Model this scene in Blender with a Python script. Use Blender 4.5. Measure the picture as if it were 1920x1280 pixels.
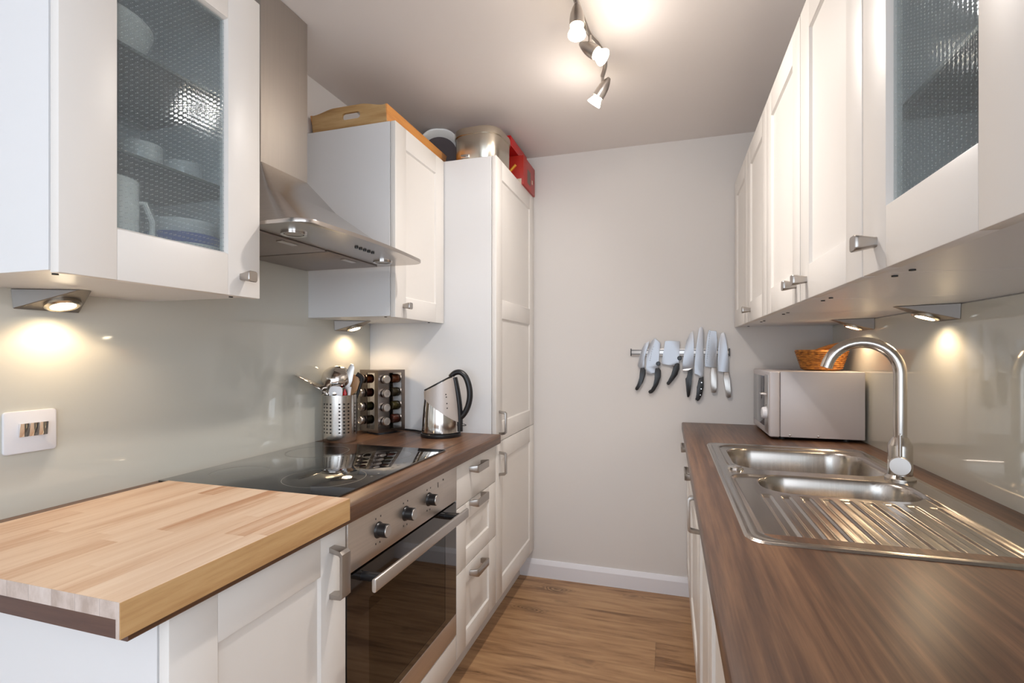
import bpy, bmesh, math, random
from mathutils import Vector, Matrix
random.seed(4)
PI = math.pi
for o in list(bpy.data.objects): bpy.data.objects.remove(o)
S = bpy.context.scene
C = S.collection
# ------------------------------------------------------------------ camera, world, light, exposure
cam_d = bpy.data.cameras.new('camera'); cam = bpy.data.objects.new('camera', cam_d); C.objects.link(cam)
cam.location = (0, 0, 1.16)
cam.rotation_euler = (PI/2, 0, math.atan(294/948.5))
cam_d.sensor_width = 36; cam_d.lens = 948.5/1920*36
cam_d.shift_y = 22.7/1920; cam_d.clip_start = 0.02
S.camera = cam
S.view_settings.view_transform = 'Standard'; S.view_settings.look = 'None'
S.view_settings.gamma = 1; S.view_settings.use_curve_mapping = False
S.view_settings.exposure = 1.1
W = bpy.data.worlds.new('world'); S.world = W; W.use_nodes = True
bg = W.node_tree.nodes['Background']; bg.inputs[0].default_value = (0.75, 0.86, 1.0, 1); bg.inputs[1].default_value = 1.0

def area(name, loc, rot, sx, sy, power, col):
    l = bpy.data.lights.new(name, 'AREA'); l.shape = 'RECTANGLE'; l.size = sx; l.size_y = sy
    l.energy = power; l.color = col
    o = bpy.data.objects.new(name, l); C.objects.link(o); o.location = loc; o.rotation_euler = rot
    return o
# daylight through the wide patio window behind the camera
area('window_daylight', (-0.28, -2.36, 1.15), (PI/2, 0, 0), 1.8, 1.75, 7.9, (0.77, 0.90, 1.0))
# fill lamp added at an invented right-hand window, to lift the left fronts
area('added_side_fill', (0.69, -1.05, 1.42), (0, PI/2, 0), 1.15, 1.5, 7.5, (0.84, 0.91, 1.0))

def spot(name, loc, target, power, angle, blend, col, rad=0.012):
    l = bpy.data.lights.new(name, 'SPOT'); l.energy = power; l.color = col
    l.spot_size = math.radians(angle); l.spot_blend = blend; l.shadow_soft_size = rad
    o = bpy.data.objects.new(name, l); C.objects.link(o); o.location = loc
    o.rotation_euler = (Vector(target)-Vector(loc)).to_track_quat('-Z', 'Y').to_euler()
    return o
WARM = (1.0, 0.72, 0.45)
WARM2 = (1.0, 0.93, 0.87)

# ------------------------------------------------------------------ dimensions
LW, RW = -1.27, 0.70          # side wall faces
BW = 2.565                    # back wall face
CZ = 2.185                    # ceiling
FW = -2.40                    # wall behind the camera
WT = 0.831                    # worktop top
WTH = 0.036
LD = -0.674                   # left base door plane
LWD = -0.905                  # left wall-unit door plane
RWD = 0.293                   # right wall-unit door plane
RD = 0.082                    # right base door plane
TOPZ = 1.970

# ------------------------------------------------------------------ materials
def new_mat(name):
    m = bpy.data.materials.new(name); m.use_nodes = True
    return m, m.node_tree.nodes, m.node_tree.links, m.node_tree.nodes['Principled BSDF']
def srgb(r, g, b):
    f = lambda c: (c/255/12.92) if c/255 <= 0.04045 else ((c/255+0.055)/1.055)**2.4
    return (f(r), f(g), f(b), 1)
def mat(name, col, rough=0.5, metal=0.0, coat=0.0, bump=None, spec=0.5, vary=0.0):
    m, n, l, p = new_mat(name)
    p.inputs['Base Color'].default_value = col
    p.inputs['Roughness'].default_value = rough; p.inputs['Metallic'].default_value = metal
    p.inputs['Coat Weight'].default_value = coat; p.inputs['Coat Roughness'].default_value = 0.05
    p.inputs['Specular IOR Level'].default_value = spec
    tc = n.new('ShaderNodeTexCoord')
    if vary:
        nz = n.new('ShaderNodeTexNoise'); nz.inputs['Scale'].default_value = 3.0; nz.inputs['Detail'].default_value = 4
        l.new(tc.outputs['Object'], nz.inputs['Vector'])
        mx = n.new('ShaderNodeMix'); mx.data_type = 'RGBA'
        mx.inputs[6].default_value = tuple(c*(1-vary) for c in col[:3])+(1,); mx.inputs[7].default_value = tuple(min(1, c*(1+vary)) for c in col[:3])+(1,)
        l.new(nz.outputs['Fac'], mx.inputs[0]); l.new(mx.outputs[2], p.inputs['Base Color'])
    if bump:
        nb = n.new('ShaderNodeTexNoise'); nb.inputs['Scale'].default_value = bump[0]; nb.inputs['Detail'].default_value = 3
        l.new(tc.outputs['Object'], nb.inputs['Vector'])
        b = n.new('ShaderNodeBump'); b.inputs['Strength'].default_value = bump[1]; b.inputs['Distance'].default_value = 0.002
        l.new(nb.outputs['Fac'], b.inputs['Height']); l.new(b.outputs[0], p.inputs['Normal'])
    return m
def brushed(name, col, rough, stretch, amount=0.25, aniso=0.0, bumpd=0.0):
    """steel with fine streaks; stretch = scale vector of the streak noise"""
    m, n, l, p = new_mat(name)
    p.inputs['Metallic'].default_value = 1; p.inputs['Base Color'].default_value = col
    tc = n.new('ShaderNodeTexCoord'); mp = n.new('ShaderNodeMapping'); mp.inputs['Scale'].default_value = stretch
    l.new(tc.outputs['Object'], mp.inputs[0])
    nz = n.new('ShaderNodeTexNoise'); nz.inputs['Scale'].default_value = 1; nz.inputs['Detail'].default_value = 3
    l.new(mp.outputs[0], nz.inputs['Vector'])
    mr = n.new('ShaderNodeMapRange'); mr.inputs['To Min'].default_value = rough*(1-amount); mr.inputs['To Max'].default_value = rough*(1+amount)
    l.new(nz.outputs['Fac'], mr.inputs[0]); l.new(mr.outputs[0], p.inputs['Roughness'])
    cr = n.new('ShaderNodeMapRange'); cr.inputs['To Min'].default_value = 0.86; cr.inputs['To Max'].default_value = 1.1
    l.new(nz.outputs['Fac'], cr.inputs[0])
    vm = n.new('ShaderNodeVectorMath'); vm.operation = 'SCALE'; vm.inputs[0].default_value = col[:3]
    l.new(cr.outputs[0], vm.inputs['Scale']); l.new(vm.outputs[0], p.inputs['Base Color'])
    return m
def wood(name, dark, mid, light, along, grain=60, stretch=14, rough=0.4, plank=None, rings=0.35, coat=0.0, knots=False, joint_dark=0.55, tone=0.5):
    """along: axis index the grain runs along. plank=(width axis, width, length)"""
    m, n, l, p = new_mat(name)
    p.inputs['Roughness'].default_value = rough; p.inputs['Coat Weight'].default_value = coat
    p.inputs['Coat Roughness'].default_value = 0.15
    tc = n.new('ShaderNodeTexCoord')
    vec = tc.outputs['Object']
    def math_(op, a, b=None):
        q = n.new('ShaderNodeMath'); q.operation = op
        for i, v in enumerate((a, b)):
            if v is None: continue
            if isinstance(v, (int, float)): q.inputs[i].default_value = v
            else: l.new(v, q.inputs[i])
        return q.outputs[0]
    cell = None; edge = None
    if plank:
        wa, pw, pl = plank
        sp = n.new('ShaderNodeSeparateXYZ'); l.new(vec, sp.inputs[0])
        row_f = math_('DIVIDE', sp.outputs[wa], pw); row = math_('FLOOR', row_f)
        wn = n.new('ShaderNodeTexWhiteNoise'); wn.noise_dimensions = '1D'; l.new(row, wn.inputs['W'])
        off = math_('ADD', math_('DIVIDE', sp.outputs[along], pl), math_('MULTIPLY', wn.outputs['Value'], 7.3))
        colm = math_('FLOOR', off)
        cb = n.new('ShaderNodeCombineXYZ'); l.new(row, cb.inputs[0]); l.new(colm, cb.inputs[1])
        w2 = n.new('ShaderNodeTexWhiteNoise'); w2.noise_dimensions = '2D'; l.new(cb.outputs[0], w2.inputs['Vector'])
        cell = w2.outputs['Value']
        fr = math_('FRACT', row_f); d = math_('MINIMUM', fr, math_('SUBTRACT', 1.0, fr))
        fr2 = math_('FRACT', off); d2 = math_('MULTIPLY', math_('MINIMUM', fr2, math_('SUBTRACT', 1.0, fr2)), pl/pw)
        edge = math_('MINIMUM', d, d2)
        sv = n.new('ShaderNodeVectorMath'); sv.operation = 'SCALE'; l.new(w2.outputs['Color'], sv.inputs[0]); sv.inputs['Scale'].default_value = 9
        ad = n.new('ShaderNodeVectorMath'); ad.operation = 'ADD'; l.new(vec, ad.inputs[0]); l.new(sv.outputs[0], ad.inputs[1])
        vec = ad.outputs[0]
    sc = [1.0, 1.0, 1.0]; sc[along] = 1.0/stretch
    mp = n.new('ShaderNodeMapping'); mp.inputs['Scale'].default_value = sc; l.new(vec, mp.inputs[0])
    # warp
    nw = n.new('ShaderNodeTexNoise'); nw.inputs['Scale'].default_value = grain*0.12; nw.inputs['Detail'].default_value = 2
    l.new(mp.outputs[0], nw.inputs['Vector'])
    big = nw.outputs['Fac']
    # rings: bands of the slow noise
    rg = math_('SINE', math_('MULTIPLY', big, 46.0))
    nf = n.new('ShaderNodeTexNoise'); nf.inputs['Scale'].default_value = grain; nf.inputs['Detail'].default_value = 7; nf.inputs['Roughness'].default_value = 0.65
    l.new(mp.outputs[0], nf.inputs['Vector'])
    f = math_('ADD', math_('MULTIPLY', math_('SUBTRACT', nf.outputs['Fac'], 0.5), 1.5), math_('MULTIPLY', rg, rings*0.32))
    f = math_('ADD', f, math_('MULTIPLY', math_('SUBTRACT', big, 0.5), 1.3))
    if cell is not None:
        f = math_('ADD', f, math_('MULTIPLY', math_('SUBTRACT', cell, 0.5), tone))
    f = math_('ADD', f, 0.5)
    cr = n.new('ShaderNodeValToRGB'); e = cr.color_ramp.elements
    e[0].position = 0.08; e[0].color = dark; e[1].position = 0.95; e[1].color = light
    md = cr.color_ramp.elements.new(0.48); md.color = mid
    l.new(f, cr.inputs[0]); out = cr.outputs[0]
    if knots:
        mk = n.new('ShaderNodeMapping'); ks = [5.5, 5.5, 5.5]; ks[along] = 2.1; mk.inputs['Scale'].default_value = ks
        l.new(vec, mk.inputs[0])
        nk = n.new('ShaderNodeTexNoise'); nk.inputs['Scale'].default_value = 3; l.new(mk.outputs[0], nk.inputs['Vector'])
        ak = n.new('ShaderNodeVectorMath'); ak.operation = 'MULTIPLY_ADD'; l.new(nk.outputs['Color'], ak.inputs[0]); ak.inputs[1].default_value = (.5, .5, .5); l.new(mk.outputs[0], ak.inputs[2])
        vo = n.new('ShaderNodeTexVoronoi'); vo.inputs['Scale'].default_value = 1.0; vo.inputs['Randomness'].default_value = 1; l.new(ak.outputs[0], vo.inputs['Vector'])
        k = n.new('ShaderNodeMapRange'); k.inputs['From Min'].default_value = 0.10; k.inputs['From Max'].default_value = 0.30; k.inputs['To Min'].default_value = 0.85; k.inputs['To Max'].default_value = 0.0
        l.new(vo.outputs['Distance'], k.inputs[0])
        kr = math_('MULTIPLY', k.outputs[0], math_('ADD', 0.55, math_('MULTIPLY', 0.45, math_('SINE', math_('MULTIPLY', vo.outputs['Distance'], 120.0)))))
        mx = n.new('ShaderNodeMix'); mx.data_type = 'RGBA'; l.new(kr, mx.inputs[0]); l.new(out, mx.inputs[6]); mx.inputs[7].default_value = tuple(c*0.45 for c in dark[:3])+(1,)
        out = mx.outputs[2]
    if edge is not None:
        em = n.new('ShaderNodeMapRange'); em.inputs['From Min'].default_value = 0.0; em.inputs['From Max'].default_value = 0.012
        em.inputs['To Min'].default_value = joint_dark; em.inputs['To Max'].default_value = 1.0
        l.new(edge, em.inputs[0])
        vs = n.new('ShaderNodeVectorMath'); vs.operation = 'SCALE'; l.new(out, vs.inputs[0]); l.new(em.outputs[0], vs.inputs['Scale'])
        out = vs.outputs[0]
    l.new(out, p.inputs['Base Color'])
    b = n.new('ShaderNodeBump'); b.inputs['Strength'].default_value = 0.12; b.inputs['Distance'].default_value = 0.001
    l.new(nf.outputs['Fac'], b.inputs['Height']); l.new(b.outputs[0], p.inputs['Normal'])
    return m
def emis(name, col, st):
    m, n, l, p = new_mat(name)
    p.inputs['Base Color'].default_value = (1, 1, 1, 1)
    p.inputs['Emission Color'].default_value = col; p.inputs['Emission Strength'].default_value = st
    return m
def patterned_glass(name):
    m, n, l, p = new_mat(name)
    tc = n.new('ShaderNodeTexCoord'); sp = n.new('ShaderNodeSeparateXYZ'); l.new(tc.outputs['Object'], sp.inputs[0])
    def mth(op, a, b=None):
        q = n.new('ShaderNodeMath'); q.operation = op
        for i, v in enumerate((a, b)):
            if v is None: continue
            if isinstance(v, (int, float)): q.inputs[i].default_value = v
            else: l.new(v, q.inputs[i])
        return q.outputs[0]
    K = 2*PI/0.0092
    a = mth('ADD', mth('COSINE', mth('MULTIPLY', sp.outputs[1], K)), mth('COSINE', mth('MULTIPLY', sp.outputs[2], K)))
    dots = n.new('ShaderNodeMapRange'); dots.inputs['From Min'].default_value = 1.45; dots.inputs['From Max'].default_value = 1.9; l.new(a, dots.inputs[0])
    b = n.new('ShaderNodeBump'); b.inputs['Strength'].default_value = 0.06; b.inputs['Distance'].default_value = 0.0008; l.new(a, b.inputs['Height'])
    tr = n.new('ShaderNodeBsdfTransparent'); tr.inputs[0].default_value = (0.90, 0.94, 0.95, 1)
    rf = n.new('ShaderNodeBsdfRefraction'); rf.inputs['IOR'].default_value = 1.04; rf.inputs['Roughness'].default_value = 0.16; rf.inputs['Color'].default_value = (0.90, 0.95, 0.96, 1)
    gl = n.new('ShaderNodeBsdfGlossy'); gl.inputs['Roughness'].default_value = 0.05; gl.inputs['Color'].default_value = (0.8, 0.85, 0.9, 1); l.new(b.outputs[0], gl.inputs['Normal'])
    df = n.new('ShaderNodeBsdfDiffuse'); df.inputs['Color'].default_value = (0.36, 0.40, 0.42, 1)
    m1 = n.new('ShaderNodeMixShader'); m1.inputs[0].default_value = 0.14; l.new(tr.outputs[0], m1.inputs[1]); l.new(rf.outputs[0], m1.inputs[2])
    m2 = n.new('ShaderNodeMixShader'); m2.inputs[0].default_value = 0.035; l.new(m1.outputs[0], m2.inputs[1]); l.new(gl.outputs[0], m2.inputs[2])
    m3 = n.new('ShaderNodeMixShader'); l.new(mth('ADD', mth('MULTIPLY', dots.outputs[0], 0.30), 0.16), m3.inputs[0]); l.new(m2.outputs[0], m3.inputs[1]); l.new(df.outputs[0], m3.inputs[2])
    l.new(m3.outputs[0], n['Material Output'].inputs[0])
    return m
def clear_glass(name, col, ior=1.45, gloss=0.08):
    m, n, l, p = new_mat(name)
    tr = n.new('ShaderNodeBsdfTransparent'); tr.inputs[0].default_value = col
    gl = n.new('ShaderNodeBsdfGlossy'); gl.inputs['Roughness'].default_value = 0.02
    fr = n.new('ShaderNodeFresnel'); fr.inputs[0].default_value = ior
    mx = n.new('ShaderNodeMixShader'); l.new(fr.outputs[0], mx.inputs[0]); l.new(tr.outputs[0], mx.inputs[1]); l.new(gl.outputs[0], mx.inputs[2])
    l.new(mx.outputs[0], n['Material Output'].inputs[0])
    return m

M = {}
M['wall'] = mat('wall_paint', srgb(226, 222, 219), 0.75, bump=(220, 0.08), vary=0.01)
M['ceiling'] = mat('ceiling_paint', srgb(234, 228, 225), 0.85, bump=(200, 0.06), vary=0.01)
M['skirting'] = mat('skirting_gloss', srgb(236, 236, 242), 0.3)
M['cab'] = mat('ivory_satin', srgb(234, 230, 225), 0.38, bump=(40, 0.02), vary=0.008)
M['carcass'] = mat('white_melamine', srgb(230, 230, 231), 0.33, vary=0.008)
M['under'] = M['carcass']
M['splash'] = mat('cream_back_painted_glass', srgb(210, 209, 199), 0.035, coat=0.4, vary=0.01)
M['handle'] = mat('brushed_nickel', (0.44, 0.405, 0.375, 1), 0.3, 1.0)
M['steel'] = brushed('brushed_steel', (0.60, 0.56, 0.52, 1), 0.24, (6, 260, 260))
M['steel_v'] = brushed('chimney_steel', (0.50, 0.455, 0.41, 1), 0.52, (3, 300, 3))
M['steel_oven'] = brushed('oven_steel', (0.70, 0.64, 0.59, 1), 0.40, (10, 8, 320))
M['sink'] = brushed('sink_steel', (0.50, 0.46, 0.42, 1), 0.22, (250, 8, 8), 0.2)
M['housing'] = mat('brushed_lamp_housing', (0.26, 0.235, 0.215, 1), 0.45, 1.0)
M['polished'] = mat('polished_steel', (0.72, 0.68, 0.64, 1), 0.09, 1.0)
M['chrome'] = mat('chrome', (0.8, 0.78, 0.76, 1), 0.05, 1.0)
M['satin'] = mat('satin_steel', (0.62, 0.59, 0.57, 1), 0.35, 1.0)
M['kettle_upper'] = mat('matt_silver_paint', srgb(196, 188, 184), 0.42, 0.25)
M['spiceplate'] = mat('smoky_steel_plate', (0.30, 0.265, 0.25, 1), 0.24, 1.0)
M['tap'] = brushed('tap_nickel', (0.62, 0.575, 0.53, 1), 0.2, (200, 200, 20))
M['blade'] = mat('knife_blade_steel', (0.44, 0.45, 0.48, 1), 0.42, 1.0)
M['black'] = mat('black_plastic', srgb(28, 27, 29), 0.32)
M['black_soft'] = mat('black_rubber', srgb(34, 33, 34), 0.5)
M['hob'] = mat('black_ceramic_glass', (0.010, 0.010, 0.011, 1), 0.02, coat=0.6, spec=0.75)
M['hobline'] = mat('hob_print_grey', srgb(120, 118, 112), 0.3)
M['ovenglass'] = mat('dark_oven_glass', (0.012, 0.009, 0.008, 1), 0.03, coat=0.5, spec=0.7)
M['ovenwin'] = clear_glass('oven_window_glass', (0.30, 0.25, 0.20, 1), 1.9)
M['ovendark'] = mat('oven_cavity_enamel', srgb(60, 50, 42), 0.4)
M['white'] = mat('white_ceramic', srgb(232, 232, 230), 0.15)
M['plasticw'] = mat('white_plastic', srgb(236, 236, 240), 0.3)
M['micro'] = mat('silver_grey_lacquer', srgb(204, 198, 199), 0.42, 0.1)
M['microdoor'] = mat('microwave_door_glass', srgb(70, 70, 78), 0.12, coat=0.5)
M['red'] = mat('red_plastic', srgb(190, 20, 22), 0.3)
M['redtin'] = mat('red_printed_card', srgb(176, 42, 32), 0.38, vary=0.25)
M['yellow'] = mat('yellow_print', srgb(236, 170, 40), 0.4)
M['cream'] = mat('cream_print', srgb(225, 215, 195), 0.4)
M['blue'] = mat('blue_ceramic', srgb(40, 78, 170), 0.2)
M['brown'] = mat('brown_stoneware', srgb(96, 72, 58), 0.35)
M['greyglass'] = mat('grey_glazed_center', srgb(92, 84, 88), 0.08, coat=0.6)
M['tin'] = mat('champagne_tin', (0.58, 0.53, 0.45, 1), 0.24, 1.0)
M['filter'] = brushed('hood_filter_mesh', (0.40, 0.36, 0.34, 1), 0.5, (400, 400, 20))
M['hoodunder'] = mat('hood_underside_steel', (0.52, 0.48, 0.45, 1), 0.26, 1.0)
M['lampon'] = emis('halogen_lens_lit', (1.0, 0.86, 0.62, 1), 14)
M['bulbon'] = emis('ceiling_bulb_lit', (1.0, 0.84, 0.62, 1), 12)
M['lampoff'] = mat('hood_lamp_glass', srgb(170, 165, 155), 0.15)
M['pattern'] = patterned_glass('dotted_cabinet_glass')
M['shelfglass'] = clear_glass('shelf_glass', (0.93, 0.96, 0.95, 1), 1.3)
M['shelfedge'] = mat('dark_green_glass_edge', srgb(38, 52, 48), 0.2)
M['jarglass'] = clear_glass('jar_glass', (0.85, 0.83, 0.78, 1))
M['floor'] = wood('oak_plank_floor', srgb(124, 90, 60), srgb(168, 129, 92), srgb(188, 150, 110), 0, grain=60, stretch=9, rough=0.42, plank=(1, 0.192, 1.25), rings=0.5, knots=True, joint_dark=0.75, tone=0.22)
M['walnut'] = wood('walnut_laminate', srgb(60, 40, 31), srgb(94, 66, 49), srgb(132, 97, 71), 1, grain=105, stretch=26, rough=0.34, rings=0.22)
M['walnut_x'] = wood('walnut_laminate_edge', srgb(66, 43, 37), srgb(88, 60, 50), srgb(106, 76, 62), 0, grain=60, stretch=16, rough=0.36, rings=0.1)
M['beech'] = wood('beech_block', srgb(186, 142, 108), srgb(214, 184, 156), srgb(226, 202, 178), 1, grain=40, stretch=16, rough=0.5, plank=(0, 0.044, 0.37), rings=0.12, joint_dark=0.93, tone=0.22)
M['beech_edge'] = wood('beech_edge_strip', srgb(176, 132, 84), srgb(200, 160, 110), srgb(214, 178, 130), 1, grain=70, stretch=14, rough=0.5, rings=0.1)
M['endgrain'] = wood('beech_end_grain', srgb(176, 158, 146), srgb(200, 184, 174), srgb(216, 204, 196), 2, grain=60, stretch=2, rough=0.6, rings=0.5, plank=(0, 0.044, 9.0), tone=0.15)
M['tray'] = wood('tray_pale_wood', srgb(150, 112, 66), srgb(186, 148, 98), srgb(206, 172, 124), 0, grain=60, stretch=10, rough=0.45, rings=0.4)
M['tray_orange'] = wood('tray_varnished_side', srgb(196, 122, 54), srgb(224, 152, 78), srgb(236, 172, 98), 1, grain=30, stretch=9, rough=0.3, rings=0.2)
M['woodspoon'] = wood('wooden_utensil', srgb(170, 125, 84), srgb(205, 165, 122), srgb(222, 188, 150), 2, grain=80, stretch=8, rough=0.5)

# basket weave
def basket_mat():
    m, n, l, p = new_mat('woven_straw'); p.inputs['Roughness'].default_value = 0.6
    tc = n.new('ShaderNodeTexCoord')
    mp = n.new('ShaderNodeMapping'); mp.inputs['Scale'].default_value = (60, 60, 130); l.new(tc.outputs['Object'], mp.inputs[0])
    nz = n.new('ShaderNodeTexNoise'); nz.inputs['Scale'].default_value = 1; nz.inputs['Detail'].default_value = 3; l.new(mp.outputs[0], nz.inputs['Vector'])
    cr = n.new('ShaderNodeValToRGB'); cr.color_ramp.elements[0].position = 0.3; cr.color_ramp.elements[0].color = srgb(120, 66, 24); cr.color_ramp.elements[1].position = 0.7; cr.color_ramp.elements[1].color = srgb(214, 142, 58)
    l.new(nz.outputs['Fac'], cr.inputs[0]); l.new(cr.outputs[0], p.inputs['Base Color'])
    b = n.new('ShaderNodeBump'); b.inputs['Strength'].default_value = 0.6; b.inputs['Distance'].default_value = 0.003; l.new(nz.outputs['Fac'], b.inputs['Height']); l.new(b.outputs[0], p.inputs['Normal'])
    return m
M['basket'] = basket_mat()

# ------------------------------------------------------------------ mesh helpers
def add_box(bm, x0, y0, z0, x1, y1, z1, bev=0.0, seg=2):
    xs = sorted((x0, x1)); ys = sorted((y0, y1)); zs = sorted((z0, z1))
    r = bmesh.ops.create_cube(bm, size=1)
    vs = r['verts']
    bmesh.ops.scale(bm, vec=(xs[1]-xs[0], ys[1]-ys[0], zs[1]-zs[0]), verts=vs)
    bmesh.ops.translate(bm, vec=((xs[0]+xs[1])/2, (ys[0]+ys[1])/2, (zs[0]+zs[1])/2), verts=vs)
    if bev > 0:
        es = list({e for v in vs for e in v.link_edges})
        bmesh.ops.bevel(bm, geom=es, offset=bev, segments=seg, affect='EDGES', profile=0.5)
    return vs
def box(x0, y0, z0, x1, y1, z1, bev=0.0, seg=2):
    bm = bmesh.new(); add_box(bm, x0, y0, z0, x1, y1, z1, bev, seg); return bm
def frame_of(d):
    d = Vector(d).normalized()
    up = Vector((0, 0, 1)) if abs(d.z) < 0.95 else Vector((1, 0, 0))
    a = d.cross(up).normalized(); b = a.cross(d).normalized()
    return a, b
def add_tube(bm, pts, r, n=12, cap=True, flat=1.0, ref=None):
    """sweep an ellipse (r across, r*flat along ref) along pts; r may be a list"""
    pts = [Vector(p) for p in pts]; rs = r if isinstance(r, (list, tuple)) else [r]*len(pts)
    rings = []; a = b = None
    for i, p in enumerate(pts):
        t = (pts[min(i+1, len(pts)-1)]-pts[max(i-1, 0)]).normalized()
        if ref is not None:
            b = (Vector(ref)-t*Vector(ref).dot(t)).normalized(); a = b.cross(t).normalized()
        elif a is None: a, b = frame_of(t); b = a.cross(t).normalized()
        else:
            a = (a-t*a.dot(t)).normalized(); b = a.cross(t).normalized()
        rings.append([bm.verts.new(p+a*rs[i]*math.cos(2*PI*k/n)+b*rs[i]*flat*math.sin(2*PI*k/n)) for k in range(n)])
    for i in range(len(rings)-1):
        for k in range(n):
            bm.faces.new((rings[i][k], rings[i][(k+1) % n], rings[i+1][(k+1) % n], rings[i+1][k]))
    if cap:
        bm.faces.new(rings[0][::-1]); bm.faces.new(rings[-1])
def tube(pts, r, **k):
    bm = bmesh.new(); add_tube(bm, pts, r, **k); return bm
def add_lathe(bm, prof, n=32, axis=(0, 0, 1), org=(0, 0, 0), squash=None, wob=None):
    """prof: list of (r, h) along axis"""
    ax = Vector(axis).normalized(); a, b = frame_of(ax) if abs(ax.z) < 0.999 else (Vector((1, 0, 0)), Vector((0, 1, 0)))
    org = Vector(org); rings = []
    for (r, h) in prof:
        if r < 1e-6: rings.append([bm.verts.new(org+ax*h)])
        else:
            ring = []
            for k in range(n):
                t = 2*PI*k/n; rr = r*(wob(t, h) if wob else 1)
                ring.append(bm.verts.new(org+ax*h+a*rr*math.cos(t)+b*rr*math.sin(t)))
            rings.append(ring)
    for i in range(len(rings)-1):
        A, B = rings[i], rings[i+1]
        for k in range(n):
            k2 = (k+1) % n
            if len(A) == 1 and len(B) == 1: continue
            if len(A) == 1: bm.faces.new((A[0], B[k2], B[k]))
            elif len(B) == 1: bm.faces.new((A[k], A[k2], B[0]))
            else: bm.faces.new((A[k], A[k2], B[k2], B[k]))
    return bm
def lathe(prof, **k):
    bm = bmesh.new(); add_lathe(bm, prof, **k); return bm
def cyl(p0, p1, r, n=24, bev=0.0):
    p0 = Vector(p0); p1 = Vector(p1); L = (p1-p0).length
    pr = [(0, 0), (r-bev, 0), (r, bev), (r, L-bev), (r-bev, L), (0, L)] if bev else [(0, 0), (r, 0), (r, L), (0, L)]
    return lathe(pr, n=n, axis=(p1-p0), org=p0)
def add_cyl(bm, p0, p1, r, n=24, bev=0.0):
    p0 = Vector(p0); p1 = Vector(p1); L = (p1-p0).length
    pr = [(0, 0), (r-bev, 0), (r, bev), (r, L-bev), (r-bev, L), (0, L)] if bev else [(0, 0), (r, 0), (r, L), (0, L)]
    add_lathe(bm, pr, n=n, axis=(p1-p0), org=p0)
def add_prism(bm, pts, f0, f1, bev=0.0):
    """pts 2D; f0/f1 map (a,b)->3D for both caps"""
    A = [bm.verts.new(f0(*p)) for p in pts]; B = [bm.verts.new(f1(*p)) for p in pts]
    n = len(pts); faces = [bm.faces.new(A[::-1]), bm.faces.new(B)]
    for i in range(n):
        j = (i+1) % n; faces.append(bm.faces.new((A[i], A[j], B[j], B[i])))
    if bev:
        es = list({e for f in faces[:2] for e in f.edges})
        bmesh.ops.bevel(bm, geom=es, offset=bev, segments=2, affect='EDGES', profile=0.5)
def prism(pts, f0, f1, bev=0.0):
    bm = bmesh.new(); add_prism(bm, pts, f0, f1, bev); return bm
def rrect(w, h, r, n=6, cx=0, cy=0):
    out = []
    for (sx, sy, a0) in ((1, 1, 0), (-1, 1, 90), (-1, -1, 180), (1, -1, 270)):
        for k in range(n+1):
            a = math.radians(a0+90*k/n)
            out.append((cx+sx*(w/2-r)+r*math.cos(a), cy+sy*(h/2-r)+r*math.sin(a)))
    return out

def root_loc(p):
    v = Vector((0, 0, 0))
    while p is not None:
        v = v+Vector(p.location) if p.parent is None else v; p = p.parent
    return v
def obj(name, bm, m, parent=None, smooth=True, angle=35, world=True, label=None):
    if world and parent is not None:
        bmesh.ops.translate(bm, vec=-root_loc(parent), verts=bm.verts)
    bmesh.ops.recalc_face_normals(bm, faces=bm.faces)
    me = bpy.data.meshes.new(name)
    if smooth:
        for f in bm.faces: f.smooth = True
        for e in bm.edges:
            if len(e.link_faces) == 2:
                if e.calc_face_angle(0) > math.radians(angle): e.smooth = False
    bm.to_mesh(me); bm.free()
    ms = m if isinstance(m, (list, tuple)) else [m]
    for q in ms: me.materials.append(q)
    o = bpy.data.objects.new(name, me); C.objects.link(o)
    if parent is not None: o.parent = parent
    if label: o['label'] = label
    return o
def top(name, bm, m, label, cat, group=None, loc=None, **k):
    """a thing that is a single mesh, origin moved to its base"""
    zs = [v.co.z for v in bm.verts]; xs = [v.co.x for v in bm.verts]; ys = [v.co.y for v in bm.verts]
    c = Vector(((min(xs)+max(xs))/2, (min(ys)+max(ys))/2, min(zs))) if loc is None else Vector(loc)
    bmesh.ops.translate(bm, vec=-c, verts=bm.verts)
    o = obj(name, bm, m, None, **k); o.location = c
    o['label'] = label; o['category'] = cat
    if group: o['group'] = group
    return o
def thing(name, label, cat, loc, rotz=0, group=None):
    o = bpy.data.objects.new(name, None); C.objects.link(o); o.empty_display_size = 0.05
    o.location = loc; o.rotation_euler = (0, 0, rotz); o['label'] = label; o['category'] = cat
    if group: o['group'] = group
    return o
def struct(name, bm, m, **k):
    o = obj(name, bm, m, None, **k); o['kind'] = 'structure'; return o

# ------------------------------------------------------------------ room
T = 0.12
struct('floor', box(LW-T, FW-T, -0.1, RW+T, BW+T, 0), M['floor'], smooth=False)
struct('ceiling', box(LW-T, FW-T, CZ, RW+T, BW+T, CZ+0.1), M['ceiling'], smooth=False)
struct('wall_left', box(LW-T, FW-T, 0, LW, BW+T, CZ), M['wall'], smooth=False)
bm = bmesh.new(); q0, q1, q2, q3 = -1.85, -.25, .82, 2.02
add_box(bm, RW, FW-T, 0, RW+T, q0, CZ); add_box(bm, RW, q1, 0, RW+T, BW+T, CZ)
add_box(bm, RW, q0, 0, RW+T, q1, q2); add_box(bm, RW, q0, q3, RW+T, q1, CZ)
struct('wall_right', bm, M['wall'], smooth=False)
bm = bmesh.new()
for (a, b) in ((q0, q0+.05), (q1-.05, q1), ((q0+q1)/2-.03, (q0+q1)/2+.03)): add_box(bm, RW+.03, a, q2, RW+.08, b, q3, .004)
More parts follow.
